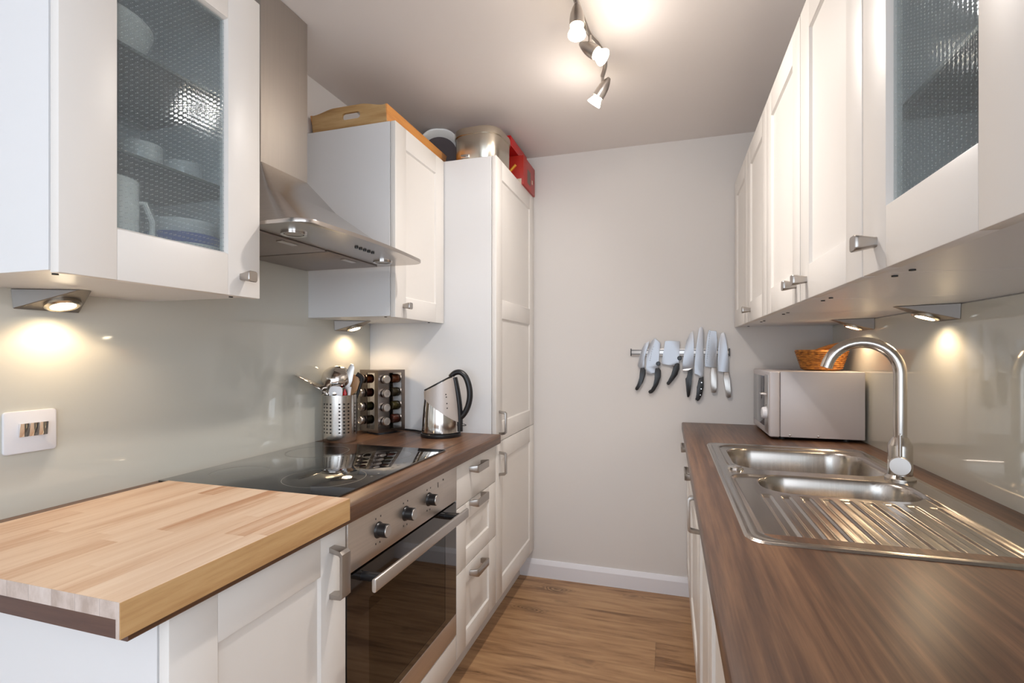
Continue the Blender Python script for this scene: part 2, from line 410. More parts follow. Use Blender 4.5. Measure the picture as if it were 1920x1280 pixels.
for (a, b) in ((q2, q2+.05), (q3-.05, q3)):
    add_box(bm, RW+.03, q0+.05, a, RW+.08, (q0+q1)/2-.03, b, .004); add_box(bm, RW+.03, (q0+q1)/2+.03, a, RW+.08, q1-.05, b, .004)
struct('added_window', bm, M['plasticw'])  # unseen window, added so the side fill has an opening
struct('wall_back', box(LW, BW, 0, RW, BW+T, CZ), M['wall'], smooth=False)
# wall behind the camera, with a wide window
wx0, wx1, wz0, wz1 = -1.2, 0.65, 0.25, 2.05
bm = bmesh.new()
add_box(bm, LW, FW-T, 0, RW, FW, wz0); add_box(bm, LW, FW-T, wz1, RW, FW, CZ)
add_box(bm, LW, FW-T, wz0, wx0, FW, wz1); add_box(bm, wx1, FW-T, wz0, RW, FW, wz1)
struct('wall_front', bm, M['wall'], smooth=False)
bm = bmesh.new()
for (a, b) in ((wx0, wx0+.05), (wx1-.05, wx1), ((wx0+wx1)/2-.03, (wx0+wx1)/2+.03)):
    add_box(bm, a, FW-.08, wz0, b, FW-.03, wz1, .004)
add_box(bm, wx0+.05, FW-.08, wz0, (wx0+wx1)/2-.03, FW-.03, wz0+.05, .004); add_box(bm, (wx0+wx1)/2+.03, FW-.08, wz0, wx1-.05, FW-.03, wz0+.05, .004)
add_box(bm, wx0+.05, FW-.08, wz1-.05, (wx0+wx1)/2-.03, FW-.03, wz1, .004); add_box(bm, (wx0+wx1)/2+.03, FW-.08, wz1-.05, wx1-.05, FW-.03, wz1, .004)
struct('window_1', bm, M['plasticw'])
# skirting board on the back wall
prof = [(0, 0), (0.016, 0), (0.016, 0.066), (0.010, 0.080), (0.006, 0.086), (0, 0.088)]
struct('baseboard_back', prism(prof, lambda a, b: (-0.748, BW-a, b), lambda a, b: (0.142, BW-a, b)), M['skirting'], angle=20)

# ------------------------------------------------------------------ splashbacks
top('splashback', box(LW+0.0006, 0.30, WT, LW+0.006, 1.953, 1.462), M['splash'], 'cream glossy glass splashback panel behind the hob, on the left wall', 'splashback', smooth=False)
top('splashback', box(RW-0.006, 0.0, WT, RW-0.0006, BW-0.001, 1.283), M['splash'], 'cream glossy glass splashback panel behind the sink, on the right wall', 'splashback', smooth=False)
LWf = LW+0.006; RWf = RW-0.006

# ------------------------------------------------------------------ cabinet makers
def door_bm(xf, d, y0, y1, z0, z1, st=0.068, rail=None, glazed=False, plain=False, th=0.019, extra=None):
    """framed door; front face at xf, facing +x if d>0. Stiles and rails with a fine joint line, recessed panel"""
    rail = rail or st
    bm = bmesh.new(); xb = xf-d*th; g = 0.0015
    y0 += g; y1 -= g; z0 += g; z1 -= g
    if plain:
        add_box(bm, xb, y0, z0, xf, y1, z1, 0.0025); return bm
    b = 0.0014
    add_box(bm, xb, y0, z0, xf, y0+st, z1, b); add_box(bm, xb, y1-st, z0, xf, y1, z1, b)
    add_box(bm, xb, y0+st, z0, xf, y1-st, z0+rail, b); add_box(bm, xb, y0+st, z1-rail, xf, y1-st, z1, b)
    zz = [(z0+rail, z1-rail)]
    if extra:
        add_box(bm, xb, y0+st, extra-rail*.5, xf, y1-st, extra+rail*.5, b)
        zz = [(z0+rail, extra-rail*.5), (extra+rail*.5, z1-rail)]
    for (za, zb) in zz:
        # chamfered lip inside the frame
        yy0, yy1 = y0+st, y1-st; c = 0.0035
        O = [(yy0, za), (yy1, za), (yy1, zb), (yy0, zb)]; I = [(yy0+c, za+c), (yy1-c, za+c), (yy1-c, zb-c), (yy0+c, zb-c)]
        xo = xf-d*0.0012; xi = xf-d*0.0065
        vo = [bm.verts.new((xo, y, z)) for y, z in O]; vi = [bm.verts.new((xi, y, z)) for y, z in I]
        for k in range(4):
            bm.faces.new((vo[k], vo[(k+1) % 4], vi[(k+1) % 4], vi[k]))
        if not glazed:
            bm.faces.new(vi)
            add_box(bm, xi-d*0.001, yy0, za, xb+d*.002, yy1, zb)
        else:
            vb = [bm.verts.new((xb, y, z)) for y, z in I]
            for k in range(4): bm.faces.new((vi[k], vi[(k+1) % 4], vb[(k+1) % 4], vb[k]))
    return bm
def carcass_bm(x0, x1, y0, y1, z0, z1, open_side, topless=False, t=0.016):
    """panels; open_side +1: open toward +x"""
    bm = bmesh.new(); b = 0.0006
    add_box(bm, x0, y0, z0, x1, y0+t, z1, b); add_box(bm, x0, y1-t, z0, x1, y1, z1, b)
    add_box(bm, x0, y0+t, z0, x1, y1-t, z0+t)
    if not topless: add_box(bm, x0, y0+t, z1-t, x1, y1-t, z1)
    xb = x0 if open_side > 0 else x1
    add_box(bm, xb, y0+t, z0+t, xb+open_side*0.008, y1-t, z1-(0 if topless else t))
    return bm
def knob_bm(x, d, y, z):
    """tapered bar knob: wide flat head on a narrower foot"""
    bm = bmesh.new()
    rings = []
    for (dx, hy, hz) in ((0, .0085, .0075), (.003, .0085, .0075), (.024, .0125, .0115), (.0285, .0125, .0120), (.030, .0115, .0110)):
        pts = rrect(2*hy, 2*hz, min(hy, hz)*.45, 3, y, z)
        rings.append([bm.verts.new((x+d*dx, p[0], p[1])) for p in pts])
    for i in range(len(rings)-1):
        n = len(rings[i])
        for k in range(n): bm.faces.new((rings[i][k], rings[i][(k+1) % n], rings[i+1][(k+1) % n], rings[i+1][k]))
    bm.faces.new(rings[0][::-1]); bm.faces.new(rings[-1])
    return bm
def handle_bm(x, d, y, z, L=0.1, vertical=True, w=0.021, out=0.032):
    """flat bow handle: wide bar on two short angled feet"""
    bm = bmesh.new()
    h = L/2
    outer = [(-h, 0), (-h+.004, out-.006), (-h+.010, out), (h-.010, out), (h-.004, out-.006), (h, 0)]
    inner = [(h-.011, 0), (h-.012, out-.009), (h-.016, out-.0055), (-h+.016, out-.0055), (-h+.012, out-.009), (-h+.011, 0)]
    P = outer+inner
    def f(s):
        def g(a, b):
            ww = w/2*(0.62+0.38*min(1, b/out))*s
            return (x+d*b, y+ww, z+a) if vertical else (x+d*b, y+a, z+ww)
        return g
    add_prism(bm, P, f(-1), f(1), 0.0012)
    return bm
def wall_unit(side, y0, y1, z0, z1, label, knob_y, glazed=False, panelt=0.0):
    xf = LWD if side > 0 else RWD; xb = LW+0.0005 if side > 0 else RW-0.0005
    if side < 0: xb = RW-0.0005
    t = thing('wall_cabinet', label, 'cabinet', (xb, (y0+y1)/2, z0))
    x1 = xf-side*0.021
    obj('carcass', carcass_bm(min(xb, x1), max(xb, x1), y0, y1, z0+0.002, z1-0.002, side), M['carcass'], t, smooth=False)
    dr = obj('door', door_bm(xf, side, y0, y1, z0-0.004, z1, st=0.088 if glazed else 0.075, glazed=glazed), M['cab'], t)
    if glazed:
        obj('glass_pane', box(xf-side*.0085, y0+.088, z0+.075, xf-side*.0125, y1-.088, z1-.075), M['pattern'], dr, smooth=False, label='pane of small-dot patterned glass')
    if knob_y is not None: obj('knob', knob_bm(xf, side, knob_y, z0+0.041), M['handle'], dr)
    for yy in (y0+.03, y1-.03):
        obj('screw_cap', cyl((xf-side*.055, yy, z0+.0021), (xf-side*.055, yy, z0-0.0002), .0045, 12), M['black_soft'], t, label='small dark screw cap on the underside')
    return t
LZ = 1.289
wall_unit(1, 0.540, 0.948, LZ, TOPZ, 'ivory wall cabinet with dotted glass door, near the camera left of the extractor hood', 0.897, glazed=True)
wall_unit(1, 1.553, 1.951, LZ, TOPZ, 'ivory wall cabinet under the wooden tray, between hood and tall cabinet', 1.613)
RZ = 1.284; RT = 1.952
wall_unit(-1, 2.165, 2.560, RZ, RT, 'ivory wall cabinet in the far right corner by the back wall, no knob showing', None)
wall_unit(-1, 1.760, 2.163, RZ, RT, 'ivory right-hand wall cabinet above the microwave, second from the back wall', 2.085)
wall_unit(-1, 1.330, 1.758, RZ, RT, 'ivory right-hand wall cabinet above the tap, third from the back wall', 1.371)
wall_unit(-1, 0.932, 1.328, RZ, RT, 'ivory right-hand wall cabinet with solid door, next to the glass-door one', 1.274)
wall_unit(-1, 0.527, 0.930, RZ, RT, 'ivory right-hand wall cabinet with dotted glass door, nearest the camera', 0.878, glazed=True)

# glass shelves and crockery
def glass_shelf(x0, x1, y0, y1, z, side, label):
    t = thing('glass_shelf', label, 'shelf', ((x0+x1)/2, (y0+y1)/2, z))
    obj('pane', box(x0, y0, z, x1, y1, z+.005), M['shelfglass'], t, smooth=False)
    xe = x1 if side > 0 else x0
    obj('front_edge', box(xe, y0, z-.0004, xe+side*.0012, y1, z+.0054), M['shelfedge'], t, smooth=False, label='dark green polished glass edge')
ya, yb = 0.5565, 0.9315
glass_shelf(LW+.009, -0.935, ya, yb, 1.712, 1, 'upper glass shelf inside the left glass-door cabinet')
glass_shelf(LW+.009, -0.935, ya, yb, 1.520, 1, 'lower glass shelf inside the left glass-door cabinet, above the mug')
glass_shelf(0.325, RW-.009, 0.5435, 0.9135, 1.515, -1, 'glass shelf inside the right glass-door cabinet')
cb = LZ+.0185
def mug(x, y, z, r, h, ang, m, label, group=None):
    t = thing('mug', label, 'mug', (x, y, z), ang, group)
    obj('body', lathe([(0, 0), (r*.9, 0), (r, .006), (r, h), (r-.004, h), (r-.004, .008), (0, .008)], n=28), m, t, world=False)
    pts = [(r-.003, 0, h*.82), (r+.016, 0, h*.84), (r+.030, 0, h*.66), (r+.030, 0, h*.42), (r+.014, 0, h*.22), (r-.003, 0, h*.24)]
    obj('handle', tube(pts, .0055, n=10), m, t, world=False)
def bowl(name, x, y, z, r, h, m, label, cat='bowl', group=None):
    return top(name, lathe([(0, 0), (r*.45, 0), (r*.8, h*.35), (r, h), (r-.004, h), (r*.76, h*.42), (r*.4, .006), (0, .006)], n=36, org=(x, y, z)), m, label, cat, group)
mug(-1.01, 0.680, cb, .052, .180, PI/2-.15, M['white'], 'tall white mug with its handle to the right, at the bottom of the glass-door cabinet')
bowl('bowl', -1.02, 0.850, cb, .078, .085, M['white'], 'white serving bowl at the bottom right behind the dotted glass')
bowl('bowl', -1.02, 0.850, cb+.055, .074, .052, M['blue'], 'blue bowl standing in the white serving bowl, behind the dotted glass')
bowl('bowl', -1.02, 0.850, cb+.085, .066, .052, M['white'], 'white bowl on top of the blue bowl, behind the dotted glass')
top('food_packet', box(-1.16, .745, cb, -1.10, .835, cb+.088, .004), M['red'], 'small red packet behind the mug and bowls, behind the dotted glass', 'packet')
bowl('bowl', -1.15, 0.655, 1.5255, .082, .065, M['brown'], 'brown bowl at the left of the lower glass shelf')
mug(-1.05, 0.775, 1.5255, .040, .066, 2.4, M['white'], 'small white cup at the middle of the lower glass shelf')
mug(-1.05, 0.872, 1.5255, .038, .060, 2.4, M['white'], 'small white cup at the right end of the lower glass shelf')
bowl('bowl', -1.08, 0.690, 1.7175, .110, .090, M['white'], 'large white bowl on the upper glass shelf')

# tall unit
t = thing('tall_cabinet', 'tall ivory larder cabinet with two doors, against the back wall', 'cabinet', (LW, 2.258, 0))
bm = carcass_bm(LW+.0005, LD-.021, 1.955, 2.560, 0.13, 1.970, 1); obj('carcass', bm, M['carcass'], t, smooth=False)
d1 = obj('door', door_bm(LD, 1, 1.955, 2.560, 0.793, 1.974, st=0.078, extra=1.347), M['cab'], t, label='upper door with two recessed panels')
obj('handle', handle_bm(LD, 1, 1.995, 0.872, L=.102, w=.018), M['handle'], d1)
d2 = obj('door', door_bm(LD, 1, 1.955, 2.560, 0.138, 0.793, st=0.078), M['cab'], t, label='lower door with one recessed panel')
obj('handle', handle_bm(LD, 1, 1.995, 0.703, L=.102, w=.018), M['handle'], d2)
obj('plinth', box(-0.765, 1.955, 0.0, -0.747, 2.560, 0.129), M['cab'], t, smooth=False)

# left base units
def base_carcass(y0, y1, side=1):
    if side > 0: return carcass_bm(LW+.0005, LD-.021, y0, y1, .13, WT-WTH-.001, 1, topless=True)
    return carcass_bm(RD+.021, RW-.0005, y0, y1, .13, WT-WTH-.001, -1, topless=True)
t = thing('base_cabinet', 'ivory base cabinet with one door, below the chopping board', 'cabinet', (LW, .74, 0))
obj('carcass', base_carcass(.537, .949), M['carcass'], t, smooth=False)
d = obj('door', door_bm(LD, 1, .537, .949, .138, .790, st=.082), M['cab'], t)
obj('handle', handle_bm(LD, 1, .900, .703, L=.108, w=.030, out=.036), M['handle'], d)
obj('plinth', box(-0.765, .55, 0, -0.747, .949, .129), M['cab'], t, smooth=False)
t = thing('drawer_cabinet', 'ivory cabinet of three drawers between oven and tall cabinet', 'cabinet', (LW, 1.75, 0))
obj('carcass', base_carcass(1.551, 1.953), M['carcass'], t, smooth=False)
for (a, b, pl, hz) in ((.640, .790, True, .752), (.420, .640, False, .632), (.138, .420, False, .385)):
    d = obj('drawer', door_bm(LD, 1, 1.551, 1.953, a, b, st=.082, rail=.058, plain=pl), M['cab'], t, label='shallow plain-fronted top drawer' if pl else None)
    obj('handle', handle_bm(LD, 1, 1.725, hz, L=.125, vertical=False, w=.027, out=.034), M['handle'], d)
obj('plinth', box(-0.765, 1.551, 0, -0.747, 1.953, .129), M['cab'], t, smooth=False)

# oven housing filler and oven
t = thing('oven', 'built-in stainless electric oven with dark glass door, below the hob', 'oven', (LW+.05, 1.25, .14))
oy0, oy1 = .9525, 1.5485
XO = LD
bm = bmesh.new(); 
add_box(bm, -1.20, oy0+.01, .235, -1.19, oy1-.01, .79); add_box(bm, -1.19, oy0+.01, .235, XO-.03, oy0+.02, .79); add_box(bm, -1.19, oy1-.02, .235, XO-.03, oy1-.01, .79)
add_box(bm, -1.19, oy0+.02, .235, XO-.03, oy1-.02, .245); add_box(bm, -1.19, oy0+.02, .65, XO-.03, oy1-.02, .66)
obj('cavity', bm, M['ovendark'], t, smooth=False)
obj('control_panel', box(XO-.03, oy0, .674, XO+.002, oy1, .792, .0012), M['steel_oven'], t)
bm = bmesh.new()   # door frame glass around a window
add_box(bm, XO-.022, oy0, .298, XO, oy1, .318); add_box(bm, XO-.022, oy0, .585, XO, oy1, .667)
add_box(bm, XO-.022, oy0, .318, XO, oy0+.085, .585); add_box(bm, XO-.022, oy1-.085, .318, XO, oy1, .585)
dr = obj('door', bm, M['ovenglass'], t, smooth=False, label='black glass oven door')
obj('window', box(XO-.006, oy0+.085, .318, XO-.0005, oy1-.085, .585), M['ovenwin'], dr, smooth=False, label='see-through glass window showing wire racks')
obj('door_trim', box(XO-.022, oy0, .228, XO+.001, oy1, .2975, .001), M['steel_oven'], dr, label='brushed steel strip along the foot of the door')
bm = bmesh.new()   # flat bar with D-profile ends
pts = rrect(.012, .030, .005, 4)
add_prism(bm, [(p[0]*.9, p[1]) for p in pts], lambda a, b: (XO+.056+a, oy0+.018, .650+b), lambda a, b: (XO+.056+a, oy1-.040, .650+b), .001)
hh = obj('handle', bm, M['satin'], dr, label='long flat steel bar handle')
for yy in (oy0+.06, oy1-.085): obj('handle_post', tube([(XO, yy, .648), (XO+.050, yy, .650)], .011, n=14), M['black'], dr, label='black handle bracket')
for yy in (1.075, 1.208, 1.345):
    k = obj('knob', lathe([(0, 0), (.020, 0), (.0185, .004), (.0165, .006), (.0165, .024), (.0150, .026), (0, .026)], axis=(1, 0, 0), org=(XO+.002, yy, .733), n=32), M['black'], t)
    obj('knob_cap', lathe([(0, 0), (.0145, 0), (.0140, .0015), (0, .0015)], axis=(1, 0, 0), org=(XO+.0281, yy, .733), n=32), M['satin'], k, label='round satin steel knob face')
def mark(a0, b0, a1, b1): obj('panel_mark', box(XO+.0021, a0, b0, XO+.0024, a1, b1), M['black_soft'], t, smooth=False)
for yy in (1.075, 1.208, 1.345):
    for (a, b) in ((-.012, .030), (.010, .031), (-.012, -.030), (.006, -.031)):
        mark(yy+a-.0018, .733+b-.0022, yy+a+.0018, .733+b+.0022)
mark(1.44, .765, 1.446, .770); mark(1.405, .752, 1.408, .768)
bm = bmesh.new()   # racks inside
for zz in (.37, .395, .50):
    add_tube(bm, [(XO-.05, oy0+.03, zz), (XO-.05, oy1-.03, zz)], .0022, n=6)
    for k in range(1, 12): add_tube(bm, [(XO-.05, oy0+.02+k*.046, zz), (-1.17, oy0+.02+k*.046, zz)], .0014, n=5)
obj('rack', bm, M['polished'], t, label='wire oven racks')
t = thing('filler_panel', 'narrow ivory panel with plinth below the oven', 'panel', (LD-.02, 1.25, 0))
obj('panel', box(LD-.019, oy0, .138, LD, oy1, .222, .0015), M['cab'], t)
obj('plinth', box(-0.765, .951, 0, -0.747, 1.549, .129), M['cab'], t, smooth=False)

# right base units
RB = ((2.163, 2.560, 'drawer'), (1.560, 2.160, 'drawer'), (1.158, 1.557, 'door'), (.556, 1.155, 'door'), (.12, .553, 'door'))
RL = ('ivory base cabinet under the microwave, by the back wall', 'ivory base drawer cabinet on the right, second from the back wall', 'ivory base cabinet below the sink bowls, with a long upright handle',
      'ivory base cabinet below the sink drainer', 'ivory base cabinet on the right, nearest the camera')
for (y0, y1, kind), lb in zip(RB, RL):
    t = thing('base_cabinet', lb, 'cabinet', (RW, (y0+y1)/2, 0))
    obj('carcass', base_carcass(y0, y1, -1), M['carcass'], t, smooth=False)
    if kind == 'drawer':
        d = obj('drawer', door_bm(RD, -1, y0, y1, .640, .790, plain=True), M['cab'], t)
        obj('handle', handle_bm(RD, -1, (y0+y1)/2-.03, .750, L=.125, vertical=False, w=.024), M['handle'], d)
        obj('door', door_bm(RD, -1, y0, y1, .138, .640, st=.07), M['cab'], t)
    else:
        d = obj('door', door_bm(RD, -1, y0, y1, .138, .790, st=.07), M['cab'], t)
        if y1 > 1.3:
            obj('handle', handle_bm(RD, -1, y1-.06, .712, L=.108), M['handle'], d)
    obj('plinth', box(.142, y0, 0, .160, y1, .129), M['cab'], t, smooth=False)

# ------------------------------------------------------------------ worktops
def worktop(x0, x1, y0, y1, hole, rounded_x, label, nears):
    """slab with a post-formed front edge and a cut-out"""
    bm = bmesh.new(); z0 = WT-WTH
    r = .005; s = 1 if rounded_x > (x0+x1)/2 else -1
    xe = rounded_x
    # outline profile at the front edge
    hx0, hx1, hy0, hy1 = hole
    def slab(a0, b0, a1, b1): add_box(bm, a0, b0, z0, a1, b1, WT)
    xi = xe-s*.03
    lo, hi = min(x0, x1), max(x0, x1)
    # back strip, two end strips and hole-side strip leave the cut-out free
    A, B = (lo, xi) if s > 0 else (xi, hi)
    for (p, q, u, v) in ((A, y0, B, hy0), (A, hy1, B, y1), (A, hy0, hx0, hy1), (hx1, hy0, B, hy1)):
        if q < v-1e-6 and p < u-1e-6: slab(p, q, u, v)
    pr = [(xi, z0), (xe-s*r*.3, z0), (xe, z0+r*.5), (xe, WT-r), (xe-s*r*.3, WT-r*.3), (xe-s*r, WT), (xi, WT)]
    add_prism(bm, pr, lambda a, b: (a, y0, b), lambda a, b: (a, y1, b))
    bmesh.ops.recalc_face_normals(bm, faces=bm.faces)
    for f in bm.faces:
        if f.normal.y < -.9 and f.calc_center_median().y < y0+.001: f.material_index = 1
    return top('worktop', bm, [M['walnut'], M['walnut_x']], label, 'worktop', angle=40, loc=((x0+x1)/2, (y0+y1)/2, z0))
HB = (-1.235, -0.735, .985, 1.545)      # hob cut-out
worktop(LWf, -.654, .468, 1.954, HB, -.654, 'dark walnut laminate worktop on the left, holding the hob and kettle', True)
SK = (.155, .595, 1.02, 1.955)          # sink cut-out
worktop(.0595, RWf, .10, 2.562, SK, .0595, 'dark walnut laminate worktop on the right, holding the sink and microwave', False)

# ------------------------------------------------------------------ hob
t = thing('hob', 'black ceramic glass hob set in the left worktop behind the chopping board', 'hob', (-.98, 1.265, WT))
obj('glass', box(-1.248, .968, WT+.0005, -.718, 1.562, WT+.0055, .0012), M['hob'], t, angle=60)
obj('element_box', box(-1.22, 1.0, WT-.030, -.75, 1.53, WT+.0004), M['black_soft'], t, smooth=False)
def ring(cx, cy, r, w=.0016, a0=0, a1=360):
    bm = bmesh.new(); n = 72; z = WT+.0056
    pv = None
    for k in range(n+1):
        a = math.radians(a0+(a1-a0)*k/n)
        v = (bm.verts.new((cx+(r-w)*math.cos(a), cy+(r-w)*math.sin(a), z)), bm.verts.new((cx+r*math.cos(a), cy+r*math.sin(a), z)))
        if pv: bm.faces.new((pv[0], pv[1], v[1], v[0]))
        pv = v
    return bm
for (cx, cy, r) in ((-1.12, 1.10, .075), (-.86, 1.12, .105), (-1.11, 1.41, .100), (-.86, 1.43, .078)):
    obj('cooking_zone', ring(cx, cy, r), M['hobline'], t, smooth=False)
for k in range(6): obj('touch_control', box(-.752, 1.16+k*.035, WT+.0056, -.746, 1.168+k*.035, WT+.0058), M['hobline'], t, smooth=False)

# ------------------------------------------------------------------ chopping board (front lip hooks over the worktop edge)
t = thing('chopping_board', 'thick beech chopping board hooked over the left worktop front edge', 'chopping board', (-.90, .69, WT))
bx0, bx1, by0, by1 = -1.155, -.645, .452, .922
zt = WT+.0225
Lp = [(bx0, WT+.0008), (-.6520, WT+.0008), (-.6520, WT-.0235), (bx1-.0010, WT-.0235), (bx1-.0010, zt-.0006), (bx1-.002, zt), (bx0, zt)]
obj('board', prism(Lp, lambda a, b: (a, by0, b), lambda a, b: (a, by1, b)), M['beech'], t, smooth=False)
obj('front_strip', box(bx1-.0010, by0, WT-.0235, bx1, by1, zt-.0006), M['beech_edge'], t, smooth=False, label='straight-grained tan front face')
obj('end_grain', prism(Lp, lambda a, b: (a, by0-.0006, b), lambda a, b: (a, by0, b)), M['endgrain'], t, smooth=False, label='greyish end grain of the glued staves')

# ------------------------------------------------------------------ light switch
t = thing('socket_switch', 'white wall plate with three chrome rocker switches on the left splashback', 'switch', (LWf, .705, .955))
pl = [(p[0], p[1]) for p in rrect(.091, .086, .006, 4)]
obj('plate', prism(pl, lambda a, b: (LWf, .7035+a, 1.000+b), lambda a, b: (LWf+.007, .7035+a, 1.000+b), .0015), M['plasticw'], t)
for k in range(3):
    yy = .6895+k*.0168
    bm = prism([(0, -.0135), (.0035, -.0135), (.0065, .0135), (0, .0135)], lambda a, b: (LWf+.0071+a, yy-.0076, 1.004+b), lambda a, b: (LWf+.0071+a, yy+.0076, 1.004+b), .0006)
    obj('rocker', bm, M['chrome'], t)

# ------------------------------------------------------------------ extractor hood
t = thing('extractor_hood', 'stainless steel chimney extractor hood above the hob', 'extractor hood', (LW, 1.25, 1.457))
hz = 1.462
obj('chimney', box(LWf, 1.126, 1.672, -1.074, 1.316, CZ-.001, .002), M['steel_v'], t)
# flat visor plate with rounded front corners and a slightly bowed front
pts = [(LWf, .957)]
R = .045; fy0, fy1 = .957, 1.546; fx = -.785
for k in range(7):
    a = math.radians(-90+90*k/6); pts.append((fx-R+R*math.cos(a), fy0+R+R*math.sin(a)))
for k in range(1, 8):
    q = k/8; pts.append((fx+.014*math.sin(PI*q), fy0+R+(fy1-fy0-2*R)*q))
for k in range(7):
    a = math.radians(90*k/6); pts.append((fx-R+R*math.cos(a), fy1-R+R*math.sin(a)))
pts.append((LWf, fy1))
obj('visor', prism(pts, lambda a, b: (a, b, hz), lambda a, b: (a, b, hz+.010), .0015), M['hoodunder'], t, angle=25)
# pyramid body
bm = bmesh.new()
def prect(x, y0, y1, z, r):
    o = [(LWf, y0)]
    for k in range(5):
        a = math.radians(-90+90*k/4); o.append((x-r+r*math.cos(a), y0+r+r*math.sin(a)))
    for k in range(5):
        a = math.radians(90*k/4); o.append((x-r+r*math.cos(a), y1-r+r*math.sin(a)))
    o.append((LWf, y1)); return [bm.verts.new((p[0], p[1], z)) for p in o]
rs = [prect(-.845, .985, 1.520, hz+.0102, .05), prect(-.850, .990, 1.515, hz+.018, .05), prect(-1.000, 1.082, 1.372, 1.600, .02), prect(-1.0735, 1.1265, 1.3155, 1.690, .004)]
for i in range(3):
    n = len(rs[i])
    for k in range(n): bm.faces.new((rs[i][k], rs[i][(k+1) % n], rs[i+1][(k+1) % n], rs[i+1][k]))
bm.faces.new(rs[0][::-1]); bm.faces.new(rs[-1])
obj('canopy', bm, M['steel'], t, angle=25)
for (a, b) in ((.985, 1.245), (1.255, 1.520)):
    f = obj('grease_filter', box(-1.245, a, hz-.005, -.955, b, hz-.0003, .001), M['filter'], t)
    m_ = (a+b)/2
    obj('latch', box(-.985, m_-.030, hz-.008, -.967, m_+.030, hz-.0052, .0008), M['satin'], f)
for yy in (1.052, 1.465):
    lm = obj('hood_lamp', lathe([(.024, 0), (.031, 0), (.031, .004), (.024, .003)], axis=(0, 0, -1), org=(-.900, yy, hz-.0002), n=32), M['chrome'], t)
    obj('lens', lathe([(0, 0), (.0235, 0), (.0225, .002), (0, .002)], axis=(0, 0, -1), org=(-.900, yy, hz-.0002), n=32), M['lampoff'], lm, label='unlit glass lamp lens')
for k in range(5):
    obj('button', lathe([(0, 0), (.0055, 0), (.005, .004), (0, .004)], axis=(0, 0, -1), org=(-.845, 1.238+k*.0205, hz-.0002), n=16), M['black'], t)

# ------------------------------------------------------------------ triangular under-cabinet lamps
def wedge_lamp(side, y0, y1, zt, label, power):
    xw = LWf+.0005 if side > 0 else RWf-.0005
    ym = (y0+y1)/2; xa = xw+side*.118; h = .040
    t = thing('under_cabinet_light', label, 'light', (xw, ym, zt))
    v = [(xw, y0, zt), (xw, y1, zt), (xa, ym+.010, zt), (xa, ym-.010, zt), (xw, y0+.004, zt-h), (xw, y1-.004, zt-h)]
    bm = bmesh.new(); q = [bm.verts.new(p) for p in v]
    for f in ((0, 1, 2, 3), (0, 4, 5, 1), (0, 3, 4), (1, 5, 2), (4, 3, 2, 5)): bm.faces.new([q[i] for i in f])
    bmesh.ops.bevel(bm, geom=list(bm.edges), offset=.0012, segments=1, affect='EDGES')
    obj('housing', bm, M['housing'], t, angle=20)
    # underside face: centre and normal
    a = Vector(v[4]); b = Vector(v[5]); c = Vector(v[2])
    nrm = (b-a).cross(c-a).normalized()
    if nrm.z > 0: nrm = -nrm
    ctr = Vector((xw+side*.046, ym, 0)); ctr.z = zt-h+(ctr.x-xw)/(xa-xw)*h
    rg = obj('lamp_ring', lathe([(.022, .0), (.031, 0), (.031, .006), (.027, .009), (.022, .008)], axis=nrm, org=ctr+nrm*.0002, n=36), M['tin'], t, label='round bronze-toned lamp ring')
    obj('lens', lathe([(0, .001), (.0215, .001), (.0215, .006), (0, .006)], axis=nrm, org=ctr, n=28), M['lampon'], rg, label='glowing halogen lens')
    p = ctr+nrm*.020
    spot('halogen_light', p, p+Vector((side*.12, 0, -1)), power, 150, 0.4, WARM, .024)
wedge_lamp(1, .672, .800, 1.2905, 'triangular steel under-cabinet light lit at the near left, by the switch plate', 0.80)
wedge_lamp(1, 1.700, 1.840, 1.2905, 'triangular steel under-cabinet light lit above the utensil holder', 0.80)
wedge_lamp(-1, 2.080, 2.215, 1.2855, 'triangular steel under-cabinet light lit above the microwave', 0.80)
wedge_lamp(-1, 1.528, 1.665, 1.2855, 'triangular steel under-cabinet light lit above the sink tap', 0.80)

